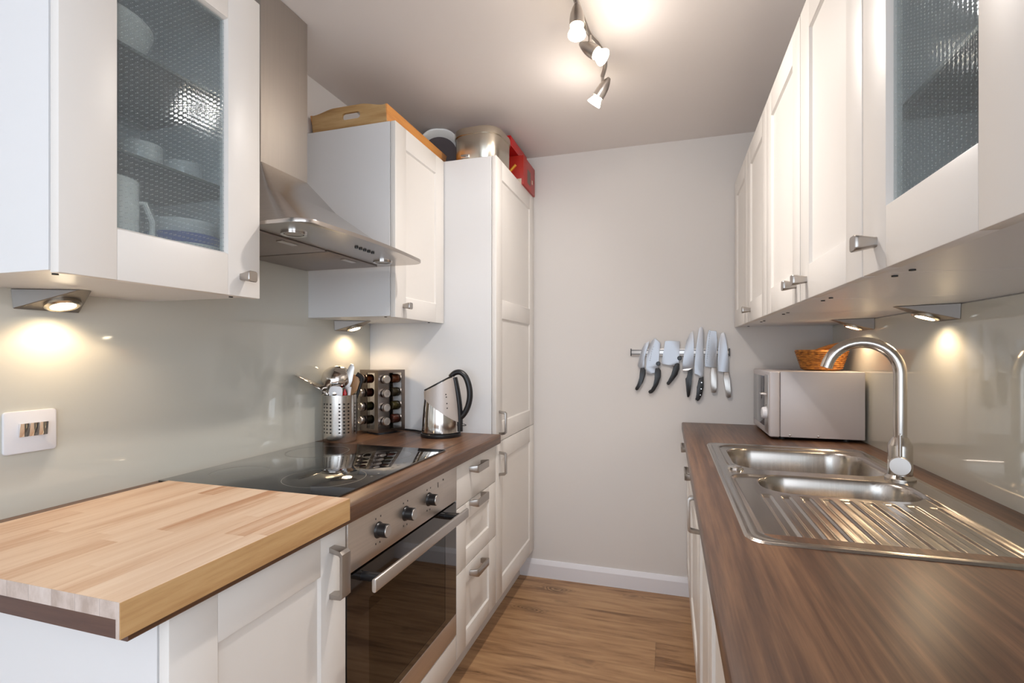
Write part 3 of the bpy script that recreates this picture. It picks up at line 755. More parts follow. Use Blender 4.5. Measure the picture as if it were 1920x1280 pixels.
# ------------------------------------------------------------------ sink (pressed steel, one sheet)
sx0, sx1, sy0, sy1 = .130, .622, .962, 1.985
def sd_rr(x, y, x0, x1, y0, y1, r):
    cx, cy = (x0+x1)/2, (y0+y1)/2
    qx = abs(x-cx)-((x1-x0)/2-r); qy = abs(y-cy)-((y1-y0)/2-r)
    return math.hypot(max(qx, 0), max(qy, 0))+min(max(qx, qy), 0)-r
def sm(a, b, x):
    t = min(1, max(0, (x-a)/(b-a))); return t*t*(3-2*t)
def sink_z(x, y):
    z = 0.0045
    e = sd_rr(x, y, sx0, sx1, sy0, sy1, .040)
    if e > -.004: z = .0045*(1-sm(-.004, 0, e))+.0004
    # rim step down to the pan
    p = min(sd_rr(x, y, sx0+.030, sx1-.062, sy0+.020, 1.49, .05), sd_rr(x, y, sx0+.036, sx1-.036, 1.555, sy1-.030, .07))
    # ridge between the bowls keeps its height; mixer ledge bulges in at the wall side
    z -= .0055*sm(.006, -.008, p)
    e2 = sd_rr(x, y, sx0+.012, sx1-.014, sy0+.010, sy1-.012, .034)
    z -= .0012*math.exp(-(e2/.0035)**2)
    # drainer ribs
    if y < 1.33:
        xr = (x-.200)/.0405
        if 0 <= xr <= 9.0:
            fr = xr-math.floor(xr)
            w = sm(.10, .26, fr)*sm(.76, .60, fr)
            yend = sm(.990, 1.002, y)*sm(1.318, 1.292, y)
            z -= .0030*w*yend
            e3 = sd_rr(fr*.0405, y, .0405*.16, .0405*.70, .994, 1.306, .006)
            z += .0012*math.exp(-(e3/.0022)**2)*(1 if y > .985 else 0)
    # bowls
    b1 = sd_rr(x, y, .190, .578, 1.585, 1.925, .085)
    b2 = sd_rr(x, y, .222, .556, 1.335, 1.500, .072)
    z += .0010*math.exp(-((b1-.010)/.006)**2)
    z -= .135*sm(.004, -.024, b1); z -= .105*sm(.003, -.022, b2)
    return z
bm = bmesh.new(); NX, NY = 188, 392; grid = []
for j in range(NY+1):
    row = []; y = sy0+(sy1-sy0)*j/NY
    for i in range(NX+1):
        x = sx0+(sx1-sx0)*i/NX
        # pull the corners in to round the sheet
        e = sd_rr(x, y, sx0, sx1, sy0, sy1, .040); px, py = x, y
        if e > 0:
            cx = min(max(x, sx0+.04), sx1-.04); cy = min(max(y, sy0+.04), sy1-.04)
            L = math.hypot(x-cx, y-cy); px = cx+(x-cx)*.04/L; py = cy+(y-cy)*.04/L
        row.append(bm.verts.new((px, py, WT+sink_z(x, y) if e <= 0 else WT+.0004)))
    grid.append(row)
for j in range(NY):
    for i in range(NX):
        bm.faces.new((grid[j][i], grid[j][i+1], grid[j+1][i+1], grid[j+1][i]))
t = thing('kitchen_sink', 'stainless steel bowl-and-a-half sink with ribbed drainer in the right worktop', 'sink', (.376, 1.473, WT))
sk = obj('basin', bm, M['sink'], t, angle=80)
obj('overflow_plug', lathe([(0, .003), (.012, .004), (.016, .0035), (.018, 0), (0, -.001)], axis=(0, 0, 1), org=(.193, 1.655-.11+.02, WT+.0052), n=28), M['polished'], t, label='round chrome plug knob') if False else None
obj('waste_control', lathe([(0, .008), (.014, .008), (.019, .006), (.0215, 0), (0, 0)], axis=(0, 0, 1), org=(.179, 1.545, WT+.0046), n=28), M['polished'], t, label='round polished pop-up waste knob')
for (x, y, zz) in ((.384, 1.755, WT-.1305), (.389, 1.418, WT-.1005)):
    obj('drain', lathe([(0, .001), (.020, .001), (.036, .003), (.040, .001), (.040, 0), (0, 0)], axis=(0, 0, 1), org=(x, y, zz), n=28), M['polished'], t)

# ------------------------------------------------------------------ tap
tx, ty = .571, 1.545; tz = WT+.0048
t = thing('mixer_tap', 'brushed nickel swan-neck mixer tap standing on the sink', 'tap', (tx, ty, tz))
obj('base', lathe([(0, 0), (.034, 0), (.034, .004), (.030, .008), (.0265, .012), (.0265, .086), (.0255, .090), (.0175, .107), (.0160, .109), (0, .109)], org=(tx, ty, tz), n=36), M['tap'], t, angle=30)
pts = [(tx, ty, tz+.105), (tx, ty, tz+.19), (tx, ty, tz+.272)]
RR = .082; cz = tz+.272
dxn = (-.985, .17)
for k in range(1, 19):
    a = PI*k/18*.93
    q = RR-RR*math.cos(a); pts.append((tx+dxn[0]*q, ty+dxn[1]*q, cz+RR*math.sin(a)*1.0))
l = Vector(pts[-1]); pts.append(tuple(l+(l-Vector(pts[-2])).normalized()*.004))
obj('spout', tube(pts, .0147, n=24), M['tap'], t)
d = Vector((-.35, -.937, 0))
c0 = Vector((tx, ty, tz+.040))
kb = obj('lever_hub', lathe([(0, 0), (.0225, 0), (.0240, .004), (.0240, .010), (.0220, .013), (0, .013)], axis=d, org=c0+d*.029, n=32), M['satin'], t, label='round pale-faced lever hub')
obj('hub_stem', cyl(c0+d*.010, c0+d*.030, .014, 20), M['tap'], t)
obj('lever', tube([c0+d*.035+Vector((0, 0, .012)), c0+d*.035+Vector((0, 0, .078))], .0045, n=12), M['tap'], kb)

# ------------------------------------------------------------------ microwave
mx0, mx1, my0, my1, mz0, mz1 = .368, .684, 2.140, 2.525, .843, 1.092
t = thing('microwave_oven', 'silver grey microwave oven at the far end of the right worktop', 'microwave', (.52, 2.33, WT))
bm = bmesh.new(); add_box(bm, mx0+.038, my0, mz0, mx1, my1, mz1, .003)
obj('casing', bm, M['micro'], t)
bm = bmesh.new(); add_box(bm, mx0, my0-.001, mz0-.002, mx0+.037, my1+.001, mz1+.001, .007, 3)
fr = obj('front_frame', bm, M['micro'], t)
obj('door_window', box(mx0-.0016, my0+.105, mz0+.028, mx0-.0002, my1-.018, mz1-.022, .0005), M['microdoor'], t, label='dark grey glass door window')
obj('control_strip', box(mx0-.0022, my0+.018, mz0+.012, mx0-.0002, my0+.094, mz1-.014, .0006), M['satin'], t)
obj('door_handle', tube([(mx0, my0+.098, mz0+.158), (mx0-.016, my0+.096, mz0+.158), (mx0-.018, my0+.060, mz0+.158), (mx0, my0+.055, mz0+.158)], .004, n=10), M['chrome'], t)
for zz in (mz0+.085,):
    obj('dial', lathe([(0, 0), (.024, 0), (.022, .012), (.019, .016), (0, .016)], axis=(-1, 0, 0), org=(mx0-.0023, my0+.056, zz), n=32), M['plasticw'], t, label='pale round timer dial')
obj('marker', box(mx0-.003, my0+.052, mz0+.113, mx0-.0023, my0+.060, mz0+.117), M['black'], t, smooth=False)
for (a, b) in ((mx0+.07, mz0+.008), (mx0+.165, mz0+.008)):
    obj('screw', lathe([(0, 0), (.0045, 0), (.003, .002), (0, .0025)], axis=(0, -1, 0), org=(a, my0-.0001, b), n=14), M['polished'], t)
for a in (mx0+.05, mx1-.05):
    for b in (my0+.04, my1-.04): obj('foot', cyl((a, b, WT+.0002), (a, b, mz0), .012, 14), M['black_soft'], t)
# basket on the microwave
t = thing('wicker_basket', 'small woven straw basket on top of the microwave', 'basket', (.583, 2.30, mz1))
def bw(tt, h): return 1+.012*math.sin(18*tt+h*900)
prof = [(0, .002), (.060, .002), (.070, .006)]
for k in range(10):
    h0 = .008+k*.0072; r0 = .071+.0022*k
    prof += [(r0+.001, h0), (r0+.0034, h0+.0036), (r0+.001, h0+.0071)]
prof += [(.093, .083), (.088, .083), (.068, .012), (0, .010)]
obj('bowl', lathe(prof, n=64, wob=bw, org=(.583, 2.30, mz1)), M['basket'], t, angle=70)
hp = []
for k in range(13):
    a = PI*k/12
    hp.append((.583+.072*math.cos(a)*-.35+.060*math.sin(a)+.022, 2.30+.075*math.cos(a), mz1+.076+.030*math.sin(a)))
obj('handle', tube(hp, .0085, n=10), M['tray_orange'], t, label='pale orange looped handle leaning to the wall')

# ------------------------------------------------------------------ kettle
kx, ky = -.872, 1.852
t = thing('kettle', 'steel kettle with black handle on its base, before the tall cabinet', 'kettle', (kx, ky, WT), math.radians(17.2)-.12)
obj('base', lathe([(0, 0), (.079, 0), (.081, .004), (.080, .013), (.074, .017), (0, .017)], n=48), M['black'], t, world=False)
def kprof(h):   # radius of the body at height h
    q = (h-.019)/.20
    return .0765-.006*q-.014*q*q
def ktop(th): return .208+.030*math.cos(th)      # +x side (handle) is higher
def shell(z_lo, z_hi, off, n=56, m=14):
    bm = bmesh.new(); rows = []
    for j in range(m+1):
        row = []
        for k in range(n):
            th = 2*PI*k/n; a, b = z_lo(th), z_hi(th); h = a+(b-a)*j/m; r = kprof(h)+off
            sp_ = .012*max(0, math.cos(th-PI))**12*sm(.15, .21, h)   # spout lip
            row.append(bm.verts.new(((r+sp_)*math.cos(th), (r+sp_)*math.sin(th), h)))
        rows.append(row)
    for j in range(m):
        for k in range(n): bm.faces.new((rows[j][k], rows[j][(k+1) % n], rows[j+1][(k+1) % n], rows[j+1][k]))
    bm.faces.new(rows[0][::-1]); bm.faces.new(rows[-1])
    return bm
kmid = lambda th: .105-.050*math.cos(th-.15)
obj('body', shell(lambda th: .019, ktop, 0), M['polished'], t, world=False, angle=50, label='polished steel kettle body')
obj('upper_shell', shell(kmid, lambda th: ktop(th)-.001, .0012), M['kettle_upper'], t, world=False, angle=50, label='matt silver upper shell')
lid = obj('lid', shell(lambda th: ktop(th)+.0005, lambda th: ktop(th)+.007, -.001, m=2), M['black'], t, world=False, angle=50)
hb = bmesh.new()
hp = [(.038, 0, .236), (.058, 0, .252), (.082, 0, .254), (.104, 0, .236), (.118, 0, .200), (.122, 0, .160), (.114, 0, .120), (.098, 0, .090), (.080, 0, .070), (.074, 0, .050)]
def cr(pts, n=5):
    P = [Vector(p) for p in pts]; out = []
    for i in range(len(P)-1):
        p0 = P[max(i-1, 0)]; p1 = P[i]; p2 = P[i+1]; p3 = P[min(i+2, len(P)-1)]
        for k in range(n):
            u = k/n; out.append(.5*((2*p1)+(-p0+p2)*u+(2*p0-5*p1+4*p2-p3)*u*u+(-p0+3*p1-3*p2+p3)*u**3))
    out.append(P[-1]); return out
hpts = cr([(p[0]*.95+.002, p[1], p[2]) for p in hp])
add_tube(hb, hpts, [.010+.002*math.sin(PI*i/(len(hpts)-1)) for i in range(len(hpts))], n=16, ref=(0, 1, 0), flat=1.1)
add_tube(hb, cr([(.056, 0, .234), (.066, 0, .190), (.074, 0, .140), (.078, 0, .090), (.079, 0, .020)]), .0105, n=14, ref=(0, 1, 0), flat=1.5)
obj('handle', hb, M['black'], t, world=False, angle=50)
obj('switch', tube([(.084, 0, .046), (.096, 0, .045), (.103, 0, .044)], [.005, .0045, .002], n=8, ref=(0, 1, 0), flat=2), M['black'], t, world=False)
for (th, h) in ((-1.02, .170), (-1.0, .160), (-.98, .135), (-.97, .117)):
    r = kprof(h)+.0014
    obj('gauge_dot', lathe([(0, .0006), (.0026, .0006), (.0026, 0), (0, 0)], axis=(math.cos(th), math.sin(th), 0), org=(r*math.cos(th), r*math.sin(th), h), n=10), M['black_soft'], t, world=False)
top('power_cord', tube(cr([(-.955, 1.865, WT+.006), (-.99, 1.90, WT+.005), (-1.03, 1.925, WT+.004), (-1.10, 1.94, WT+.004), (-1.20, 1.94, WT+.004)]), .0035, n=8), M['black_soft'], 'thin black kettle cord lying along the end of the worktop', 'cord')

# ------------------------------------------------------------------ spice rack
th = math.radians(24); Ls = .132; C0 = Vector((-1.116, 1.782, WT))
er = Vector((math.sin(th), math.cos(th), 0)); el = Vector((-math.cos(th), math.sin(th), 0))
ctr = C0+er*Ls/2+el*Ls/2; SH = .262
t = thing('spice_rack', 'square steel spice carousel holding jars, in the worktop corner', 'spice rack', ctr, 0)
def SP(a, b, z): return C0+er*a+el*b+Vector((0, 0, z))   # a along right face, b along left face
def pbox(a0, a1, b0, b1, z0, z1, bm=None, bev=.0008):
    bm = bm or bmesh.new(); v = []
    vs = [bm.verts.new(SP(a, b, z)) for z in (z0, z1) for (a, b) in ((a0, b0), (a1, b0), (a1, b1), (a0, b1))]
    for f in ((3, 2, 1, 0), (4, 5, 6, 7), (0, 1, 5, 4), (1, 2, 6, 5), (2, 3, 7, 6), (3, 0, 4, 7)): bm.faces.new([vs[i] for i in f])
    return bm
def circ(z0, z1, r): return lathe([(0, z0), (r, z0), (r, z1), (0, z1)], org=ctr, n=40)
obj('turntable', circ(0, .008, .062), M['black'], t)
bm = pbox(0, Ls, 0, Ls, .009, .022); obj('base_plate', bm, M['spiceplate'], t, smooth=False)
obj('top_plate', pbox(0, Ls, 0, Ls, SH-.012, SH), M['spiceplate'], t, smooth=False)
bm = bmesh.new(); q = .008
pbox(.044, .088, .044, .088, .022, SH-.012, bm)
obj('divider', bm, M['black'], t, smooth=False, label='dark inner core')
# face plates: each face has a steel panel over its first half and a narrow post at its end
bm = bmesh.new(); pbox(0, .052, 0, .003, .022, SH-.012, bm); pbox(Ls-.016, Ls, 0, .003, .022, SH-.012, bm)
pbox(0, .003, .0031, .024, .022, SH-.012, bm); pbox(0, .003, Ls-.052, Ls-.0031, .022, SH-.012, bm)
pbox(Ls-.003, Ls, .0031, .016, .022, SH-.012, bm); pbox(Ls-.003, Ls, Ls-.052, Ls, .022, SH-.012, bm)
pbox(.0031, .016, Ls-.003, Ls, .022, SH-.012, bm); pbox(Ls-.052, Ls-.0031, Ls-.003, Ls, .022, SH-.012, bm)
obj('face_plate', bm, M['spiceplate'], t, smooth=False, label='brushed steel corner plates')
SPICE = [srgb(150, 84, 50), srgb(176, 120, 40), srgb(92, 84, 46), srgb(120, 70, 44), srgb(190, 96, 40), srgb(80, 70, 52), srgb(140, 120, 60), srgb(110, 50, 36)]
spm = [mat('spice_%d' % i, c, 0.8, bump=(300, .5)) for i, c in enumerate(SPICE)]
def jar(p, d, sm_, label, group='spice jars in the carousel'):
    """glass jar lying on its side, cap outward at p, direction d pointing out"""
    j = thing('spice_jar', label, 'spice jar', p, 0, group)
    obj('cap', lathe([(0, 0), (.0165, 0), (.0172, .002), (.0172, .013), (.0155, .016), (.0120, .0165), (.0115, .0150), (0, .0150)], axis=d, org=Vector(p), n=28), M['satin'], j, label='round silver screw cap')
    obj('glass', lathe([(0, .0001), (.0145, .0001), (.019, .006), (.019, .040), (.017, .043), (0, .043)], axis=-Vector(d), org=Vector(p), n=24), M['jarglass'], j)
    obj('spice', lathe([(0, .004), (.013, .004), (.0172, .008), (.0172, .038), (0, .040)], axis=-Vector(d), org=Vector(p), n=20), sm_, j)
lv = ['top', 'second', 'third', 'bottom']
k = 0
for i, z in enumerate((.228, .171, .114, .058)):
    z -= .004
    jar(SP(.030, -.004, z), -el, spm[k % 8], 'silver-capped spice jar, %s one in the right-hand face of the spice carousel' % lv[i]); k += 1
for i, z in enumerate((.228, .171, .114, .058)):
    z -= .004
    jar(SP(-.004, Ls-.030, z), -er, spm[(k*3) % 8], 'silver-capped spice jar, %s one in the left-hand face of the spice carousel' % lv[i]); k += 1
for i, z in enumerate((.228, .171, .114, .058)):
    z -= .004
    jar(SP(Ls+.004, Ls-.082, z), er, spm[(k*5) % 8], 'spice jar cap sticking out on the kettle side of the carousel, %s one' % lv[i]); k += 1

# ------------------------------------------------------------------ utensil holder (perforated steel, real holes)
ux, uy = -1.188, 1.636; UR, UH = .0625, .172
t = thing('utensil_holder', 'perforated stainless steel utensil holder standing behind the hob', 'utensil holder', (ux, uy, WT))
bm = bmesh.new(); zr = [0.0]
n_col = 48; rows_z = []
hh0, hh1, nr = .030, .148, 9
pitch = (hh1-hh0)/nr
hole_cols = [c for c in range(n_col) if (c % 8) in (0, 1, 2, 4+0) or (c % 8) == 5]
hole_cols = [c for c in range(n_col) if (c % 8) in (0, 2, 4)]
zs = [0, .004, hh0]
for r in range(nr): zs += [hh0+pitch*(r+.28), hh0+pitch*(r+.78), ]
zs += [hh1+.002, UH-.002, UH]
rings = []
for z in zs:
    rr = UR-.002 if z == 0 else UR
    rings.append([bm.verts.new((ux+rr*math.cos(2*PI*c/n_col), uy+rr*math.sin(2*PI*c/n_col), WT+.0008+z)) for c in range(n_col)])
for j in range(len(rings)-1):
    za = zs[j]
    is_hole_row = j >= 3 and j < 3+2*nr and (j-3) % 2 == 0
    for c in range(n_col):
        v = (rings[j][c], rings[j][(c+1) % n_col], rings[j+1][(c+1) % n_col], rings[j+1][c])
        if is_hole_row and c in hole_cols:
            # octagonal hole inside the cell
            ce = sum((q.co for q in v), Vector())/4
            inner = []
            outer = []
            for kk in range(4):
                a = v[kk].co; b = v[(kk+1) % 4].co
                outer.append(v[kk])
            inner = [bm.verts.new(ce+(q.co-ce)*.80) for q in v]
            for kk in range(4): bm.faces.new((v[kk], v[(kk+1) % 4], inner[(kk+1) % 4], inner[kk]))
        else: bm.faces.new(v)
bm.faces.new(rings[0][::-1])
obj('cup', bm, M['steel'], t, angle=50)
obj('inside_shade', lathe([(0, .003), (UR-.004, .003), (UR-.004, .160)], org=(ux, uy, WT+.0008), n=40), M['black_soft'], t, label='black sheet for the shaded inside, seen through the holes')  # shade inside the holder, put in as a black sheet
bm = bmesh.new(); add_lathe(bm, [(UR-.0035, UH), (UR+.0005, UH), (UR+.0005, UH+.0018), (UR-.0035, UH+.0018), (UR-.0035, UH)], org=(ux, uy, WT+.0008), n=48)
obj('rim', bm, M['polished'], t)
UT = WT+UH
rt = Vector((.955, .296, 0)); fw = Vector((-.296, .955, 0)); up = Vector((0, 0, 1)); U0 = Vector((ux, uy, WT))
def up_(a, b, h): return U0+rt*a+fw*b+up*h     # a to the right, b away, h height
GU = 'utensils in the steel holder'
def handle_rod(p0, p1, r=.004): return tube([p0, (p0+p1)/2, p1], r, n=8)
# slotted spoon leaning far left
t = thing('slotted_spoon', 'steel slotted spoon leaning out to the left of the utensil holder', 'utensil', up_(0, 0, .01), group=GU)
obj('handle', handle_rod(U0+Vector((.02, .02, .02)), U0+Vector((-.028, -.050, .186)), .0045), M['polished'], t)
bm = bmesh.new()
add_tube(bm, cr([U0+Vector(v) for v in ((-.028, -.050, .185), (-.034, -.068, .203), (-.044, -.125, .232), (-.050, -.185, .254))]), [.006, .012, .022, .022, .024, .026, .028, .030, .031, .031, .031, .030, .028, .024, .016, .004], n=14, ref=(-fw*.6+up*.75), flat=.16)
obj('head', bm, M['polished'], t)
# ladle
t = thing('ladle', 'large steel ladle with its domed bowl up in the utensil holder', 'utensil', up_(0, 0, .01), group=GU)
obj('handle', handle_rod(up_(-.01, .01, .02), up_(-.018, .02, .215), .0045), M['polished'], t)
ax = (up*.75-fw*.55-rt*.15).normalized()
obj('bowl', lathe([(.055, -.014), (.057, -.012), (.053, .012), (.040, .032), (.019, .043), (0, .045)], axis=ax, org=up_(-.016, .004, .236), n=36), M['polished'], t, angle=60)
t = thing('serving_spoon', 'round steel serving spoon in front of the ladle', 'utensil', up_(0, 0, .01), group=GU)
obj('handle', handle_rod(up_(0, -.02, .02), up_(-.012, -.03, .16), .0045), M['polished'], t)
obj('bowl', lathe([(.030, -.006), (.031, -.004), (.026, .006), (.014, .012), (0, .014)], axis=(up*.4-fw*.8-rt*.2).normalized(), org=up_(-.012, -.030, .192), n=30), M['polished'], t, angle=60)
def flat_head(name, label, pts, a0, b0, mt, th=.004, hand=None, hm=None, cat='utensil'):
    t = thing(name, label, cat, up_(0, 0, .01), group=GU)
    obj('head', prism(pts, lambda a, h: up_(a, b0-th/2, h), lambda a, h: up_(a, b0+th/2, h), .001), mt, t)
    if hand: obj('handle', handle_rod(up_(*hand[0]), up_(*hand[1]), .0055), hm or mt, t)
    return t
flat_head('spatula', 'pale blue-white silicone spatula at the front of the utensil holder', [(p[0]-.001, p[1]) for p in rrect(.048, .060, .014, 5, 0, .178)], 0, -.044, M['plasticw'], .006, ((0, -.03, .02), (-.001, -.043, .150)))
flat_head('turner', 'tall steel turner, the tallest of the utensils', [(.010, .165), (.026, .170), (.050, .225), (.058, .275), (.054, .288), (.044, .290), (.034, .275), (.020, .225)], 0, -.012, M['satin'], .0025, ((0, -.005, .02), (.018, -.011, .168)))
flat_head('pasta_fork', 'dark pointed steel utensil behind the turner', [(.014, .20), (.022, .20), (.038, .262), (.034, .288), (.026, .270)], 0, .016, M['handle'], .0025, ((0, .01, .02), (.018, .015, .202)))
flat_head('wooden_spoon', 'broad wooden spoon at the right of the utensil holder', [(.026, .165), (.038, .165), (.062, .190), (.072, .222), (.064, .246), (.048, .250), (.036, .232), (.028, .200)], 0, .008, M['woodspoon'], .006, ((0, .005, .02), (.032, .008, .168)))
flat_head('red_spatula', 'small red-tipped utensil between turner and white handle', [(.018, .150), (.034, .150), (.034, .182), (.028, .198), (.022, .184)], 0, -.030, M['red'], .006, ((.01, -.02, .02), (.026, -.030, .152)))
t = thing('whisk', 'utensil with thin white handle at the right front of the holder', 'utensil', up_(0, 0, .01), group=GU)
obj('handle', tube([up_(.02, -.02, .02), up_(.040, -.026, .16), up_(.046, -.028, .205)], [.005, .005, .006], n=10), M['plasticw'], t)
t = thing('black_spoon', 'black nylon spoon leaning right between holder and spice rack', 'utensil', up_(0, 0, .01), group=GU)
obj('handle', tube([up_(.01, .01, .03), up_(.058, .012, .16), up_(.078, .014, .228)], [.005, .005, .006], n=10), M['black'], t)
obj('head', tube(cr([up_(.078, .014, .226), up_(.076, .012, .240), up_(.060, .008, .252)]), .009, n=10), M['black'], t)

# ------------------------------------------------------------------ knife rack and knives on the back wall
KY = BW
t = thing('magnetic_knife_rack', 'aluminium magnetic knife strip on the back wall', 'knife rack', (.046, KY, 1.150))
obj('rail', box(-.176, KY-.010, 1.1495, .268, KY, 1.1835, .001), M['satin'], t)
obj('groove', box(-.176, KY-.0112, 1.1555, .268, KY-.0101, 1.1585), M['black_soft'], t, smooth=False, label='dark lower groove line')
obj('groove', box(-.176, KY-.0112, 1.1745, .268, KY-.0101, 1.1775), M['black_soft'], t, smooth=False, label='dark upper groove line')
for a in (-.180, .2682): obj('end_cap', box(a, KY-.012, 1.1485, a+.004, KY, 1.1845, .0005), M['black'], t)
KX = lambda u: -.1787+(u-1183)*.002432
KZ = lambda v: 1.16+(662.7-v)*.002558
SC = 240/1707
def kp(pts): return [(KX(1160+a*SC), KZ(590+b*SC)) for a, b in pts]
yk = KY-.0114
def knife(label, blade, hand, hm, rivets=(), bolster=None, tips=None, hth=.016, dimples=()):
    t = thing('kitchen_knife', label, 'knife', (sum(p[0] for p in kp(blade))/len(blade), yk, min(p[1] for p in kp(hand))), group='knives on the magnetic strip')
    bb = prism(kp(blade), lambda a, b: (a, yk-.0025, b), lambda a, b: (a, yk-.0001, b), .0006)
    for q in kp(dimples): add_lathe(bb, [(0, .0009), (.0014, .0008), (.0024, 0), (0, 0)], axis=(0, -1, 0), org=(q[0], yk-.0025, q[1]), n=10)
    obj('blade', bb, M['blade'], t)
    if bolster: obj('bolster', prism(kp(bolster), lambda a, b: (a, yk-.0065, b), lambda a, b: (a, yk+.003, b), .001), M['polished'], t)
    h = obj('handle', prism(kp(hand), lambda a, b: (a, yk-.010, b), lambda a, b: (a, yk-.010+hth, b), .0025), hm, t)
    for (a, b) in rivets:
        q = kp([(a, b)])[0]; obj('rivet', cyl((q[0], yk-.0102, q[1]), (q[0], yk-.0115, q[1]), .0024, 14), M['polished'], h)
    if tips:
        a, b = tips; q = kp([(a, b)])[0]; obj('finger_stop', cyl((q[0], yk-.008, q[1]), (q[0], yk+.004, q[1]), .0105, 24, .002), M['black'], t, label='round black disc at the heel of the blade')
knife('slim curved-blade knife with black handle, leftmost on the magnetic strip',
      [(400, 355), (425, 350), (415, 400), (380, 480), (355, 580), (350, 640), (360, 715), (300, 730), (265, 690), (262, 670), (285, 560), (320, 450), (360, 380)],
      [(300, 712), (350, 708), (370, 740), (368, 800), (335, 900), (300, 960), (265, 1010), (240, 1018), (224, 1000), (232, 975), (265, 930), (290, 850), (292, 760)], M['black'])
knife('broad dimpled knife with black handle and disc, second from the left',
      [(495, 305), (520, 330), (575, 375), (560, 500), (550, 620), (555, 700), (500, 780), (470, 775), (440, 795), (385, 785), (378, 700), (385, 560), (415, 430), (455, 345)],
      [(505, 715), (555, 708), (580, 745), (578, 830), (545, 930), (500, 1010), (460, 1050), (425, 1058), (407, 1035), (418, 1015), (450, 1005), (480, 950), (500, 860), (497, 770)], M['black'], tips=(543, 652), dimples=[(480, 425), (462, 458), (455, 490), (447, 520), (442, 552), (436, 580), (430, 608)])
knife('small square cleaver with black handle and dark red disc',
      [(635, 350), (700, 345), (770, 350), (835, 355), (830, 480), (822, 600), (822, 650), (745, 688), (660, 665), (583, 652), (600, 560), (622, 450)],
      [(770, 655), (800, 640), (828, 655), (828, 720), (800, 800), (740, 880), (690, 935), (665, 935), (655, 910), (690, 870), (725, 800), (745, 700)], M['black'], tips=(830, 577))
knife('pointed chef knife with angular black handle, fourth from the left',
      [(1003, 212), (1012, 260), (1020, 420), (1015, 600), (1005, 710), (868, 725), (872, 640), (895, 480), (925, 340), (965, 260)],
      [(945, 735), (1000, 712), (1000, 780), (990, 900), (968, 1060), (955, 1092), (930, 1092), (920, 1000), (908, 850), (935, 825)], M['black'], bolster=[(868, 725), (1005, 705), (1003, 722), (960, 750), (870, 745)])
knife('long round-tipped slicing knife with riveted black handle',
      [(1110, 160), (1135, 175), (1145, 220), (1145, 480), (1145, 780), (1130, 850), (1085, 800), (1025, 780), (1030, 640), (1045, 480), (1065, 330), (1085, 190)],
      [(1085, 838), (1145, 820), (1145, 960), (1125, 1060), (1095, 1120), (1070, 1142), (1035, 1120), (1045, 1095), (1060, 1060), (1058, 960), (1080, 900)], M['black'], rivets=((1118, 896), (1113, 980), (1102, 1060)))
knife('broad dimple-edged steel knife with steel handle, second from the right',
      [(1215, 208), (1240, 220), (1310, 225), (1318, 330), (1315, 500), (1310, 700), (1245, 695), (1162, 685), (1165, 560), (1180, 420), (1195, 280)],
      [(1245, 700), (1310, 700), (1312, 820), (1310, 960), (1303, 1020), (1280, 1028), (1245, 1020), (1238, 900), (1230, 780)], M['handle'], dimples=[(1228-3.2*k, 232+29*k) for k in range(15)])
knife('steel chef knife with steel handle, rightmost on the magnetic strip',
      [(1365, 262), (1385, 245), (1415, 243), (1432, 330), (1450, 450), (1462, 600), (1470, 755), (1400, 755), (1330, 748), (1330, 600), (1335, 450), (1348, 340)],
      [(1400, 758), (1468, 756), (1480, 860), (1490, 1000), (1492, 1078), (1460, 1088), (1435, 1080), (1420, 960), (1402, 840)], M['handle'])

# ------------------------------------------------------------------ ceiling spotlight bar
t = thing('ceiling_spotlight_bar', 'wavy nickel ceiling light bar with lit swivelling spotlights', 'ceiling light', (-.23, 1.45, CZ))
rp = [(-.215, 1.12, 2.135), (-.245, 1.25, 2.135), (-.246, 1.36, 2.135), (-.240, 1.45, 2.135), (-.232, 1.54, 2.135), (-.214, 1.60, 2.135), (-.202, 1.67, 2.135), (-.206, 1.73, 2.135), (-.222, 1.79, 2.135)]
obj('rail', tube(cr(rp, 6), .0075, n=12), M['handle'], t)
obj('canopy', lathe([(0, 0), (.05, 0), (.052, .004), (.048, .018), (.02, .022), (0, .022)], axis=(0, 0, -1), org=(-.246, 1.30, CZ-.0005), n=36), M['handle'], t)
obj('stem', cyl((-.246, 1.30, CZ-.02), (-.246, 1.30, 2.135), .007, 16), M['handle'], t)
def spot_head(base, d, power, ang, tgt=None):
    """base: pivot below rail; d: direction the lamp faces"""
    d = Vector(d).normalized(); b = Vector(base)
    s_ = obj('arm', tube([b+Vector((0, 0, .030)), b+Vector((0, 0, .004))], .0055, n=10), M['handle'], t)
    c = b-d*.030-Vector((0, 0, .012))
    h = obj('spotlight', lathe([(0, -.012), (.006, -.010), (.013, .004), (.0185, .022), (.0205, .040), (.0205, .058), (.0195, .058), (.0190, .040), (0, .030)], axis=d, org=c, n=30), M['handle'], t, angle=50)
    obj('bulb', lathe([(0, .042), (.013, .044), (.0155, .062), (.0245, .082), (.0245, .086), (0, .088)], axis=d, org=c, n=26), M['bulbon'], h, label='lit halogen bulb')
    p = c+d*.094
    spot('spot_light', p, p+d, power, ang, 1.0, WARM2, .02)
    pl_ = bpy.data.lights.new('bulb_glow', 'POINT'); pl_.energy = 0.85; pl_.color = WARM2; pl_.shadow_soft_size = .02
    po = bpy.data.objects.new('bulb_glow', pl_); C.objects.link(po); po.location = p
spot_head((-.242, 1.385, 2.100), (.02, -.12, -1), 16, 155)
spot_head((-.230, 1.545, 2.100), (.72, -.12, -.62), 3.8, 145)
spot_head((-.222, 1.790, 2.100), (-.55, .18, -.72), 3.9, 145)

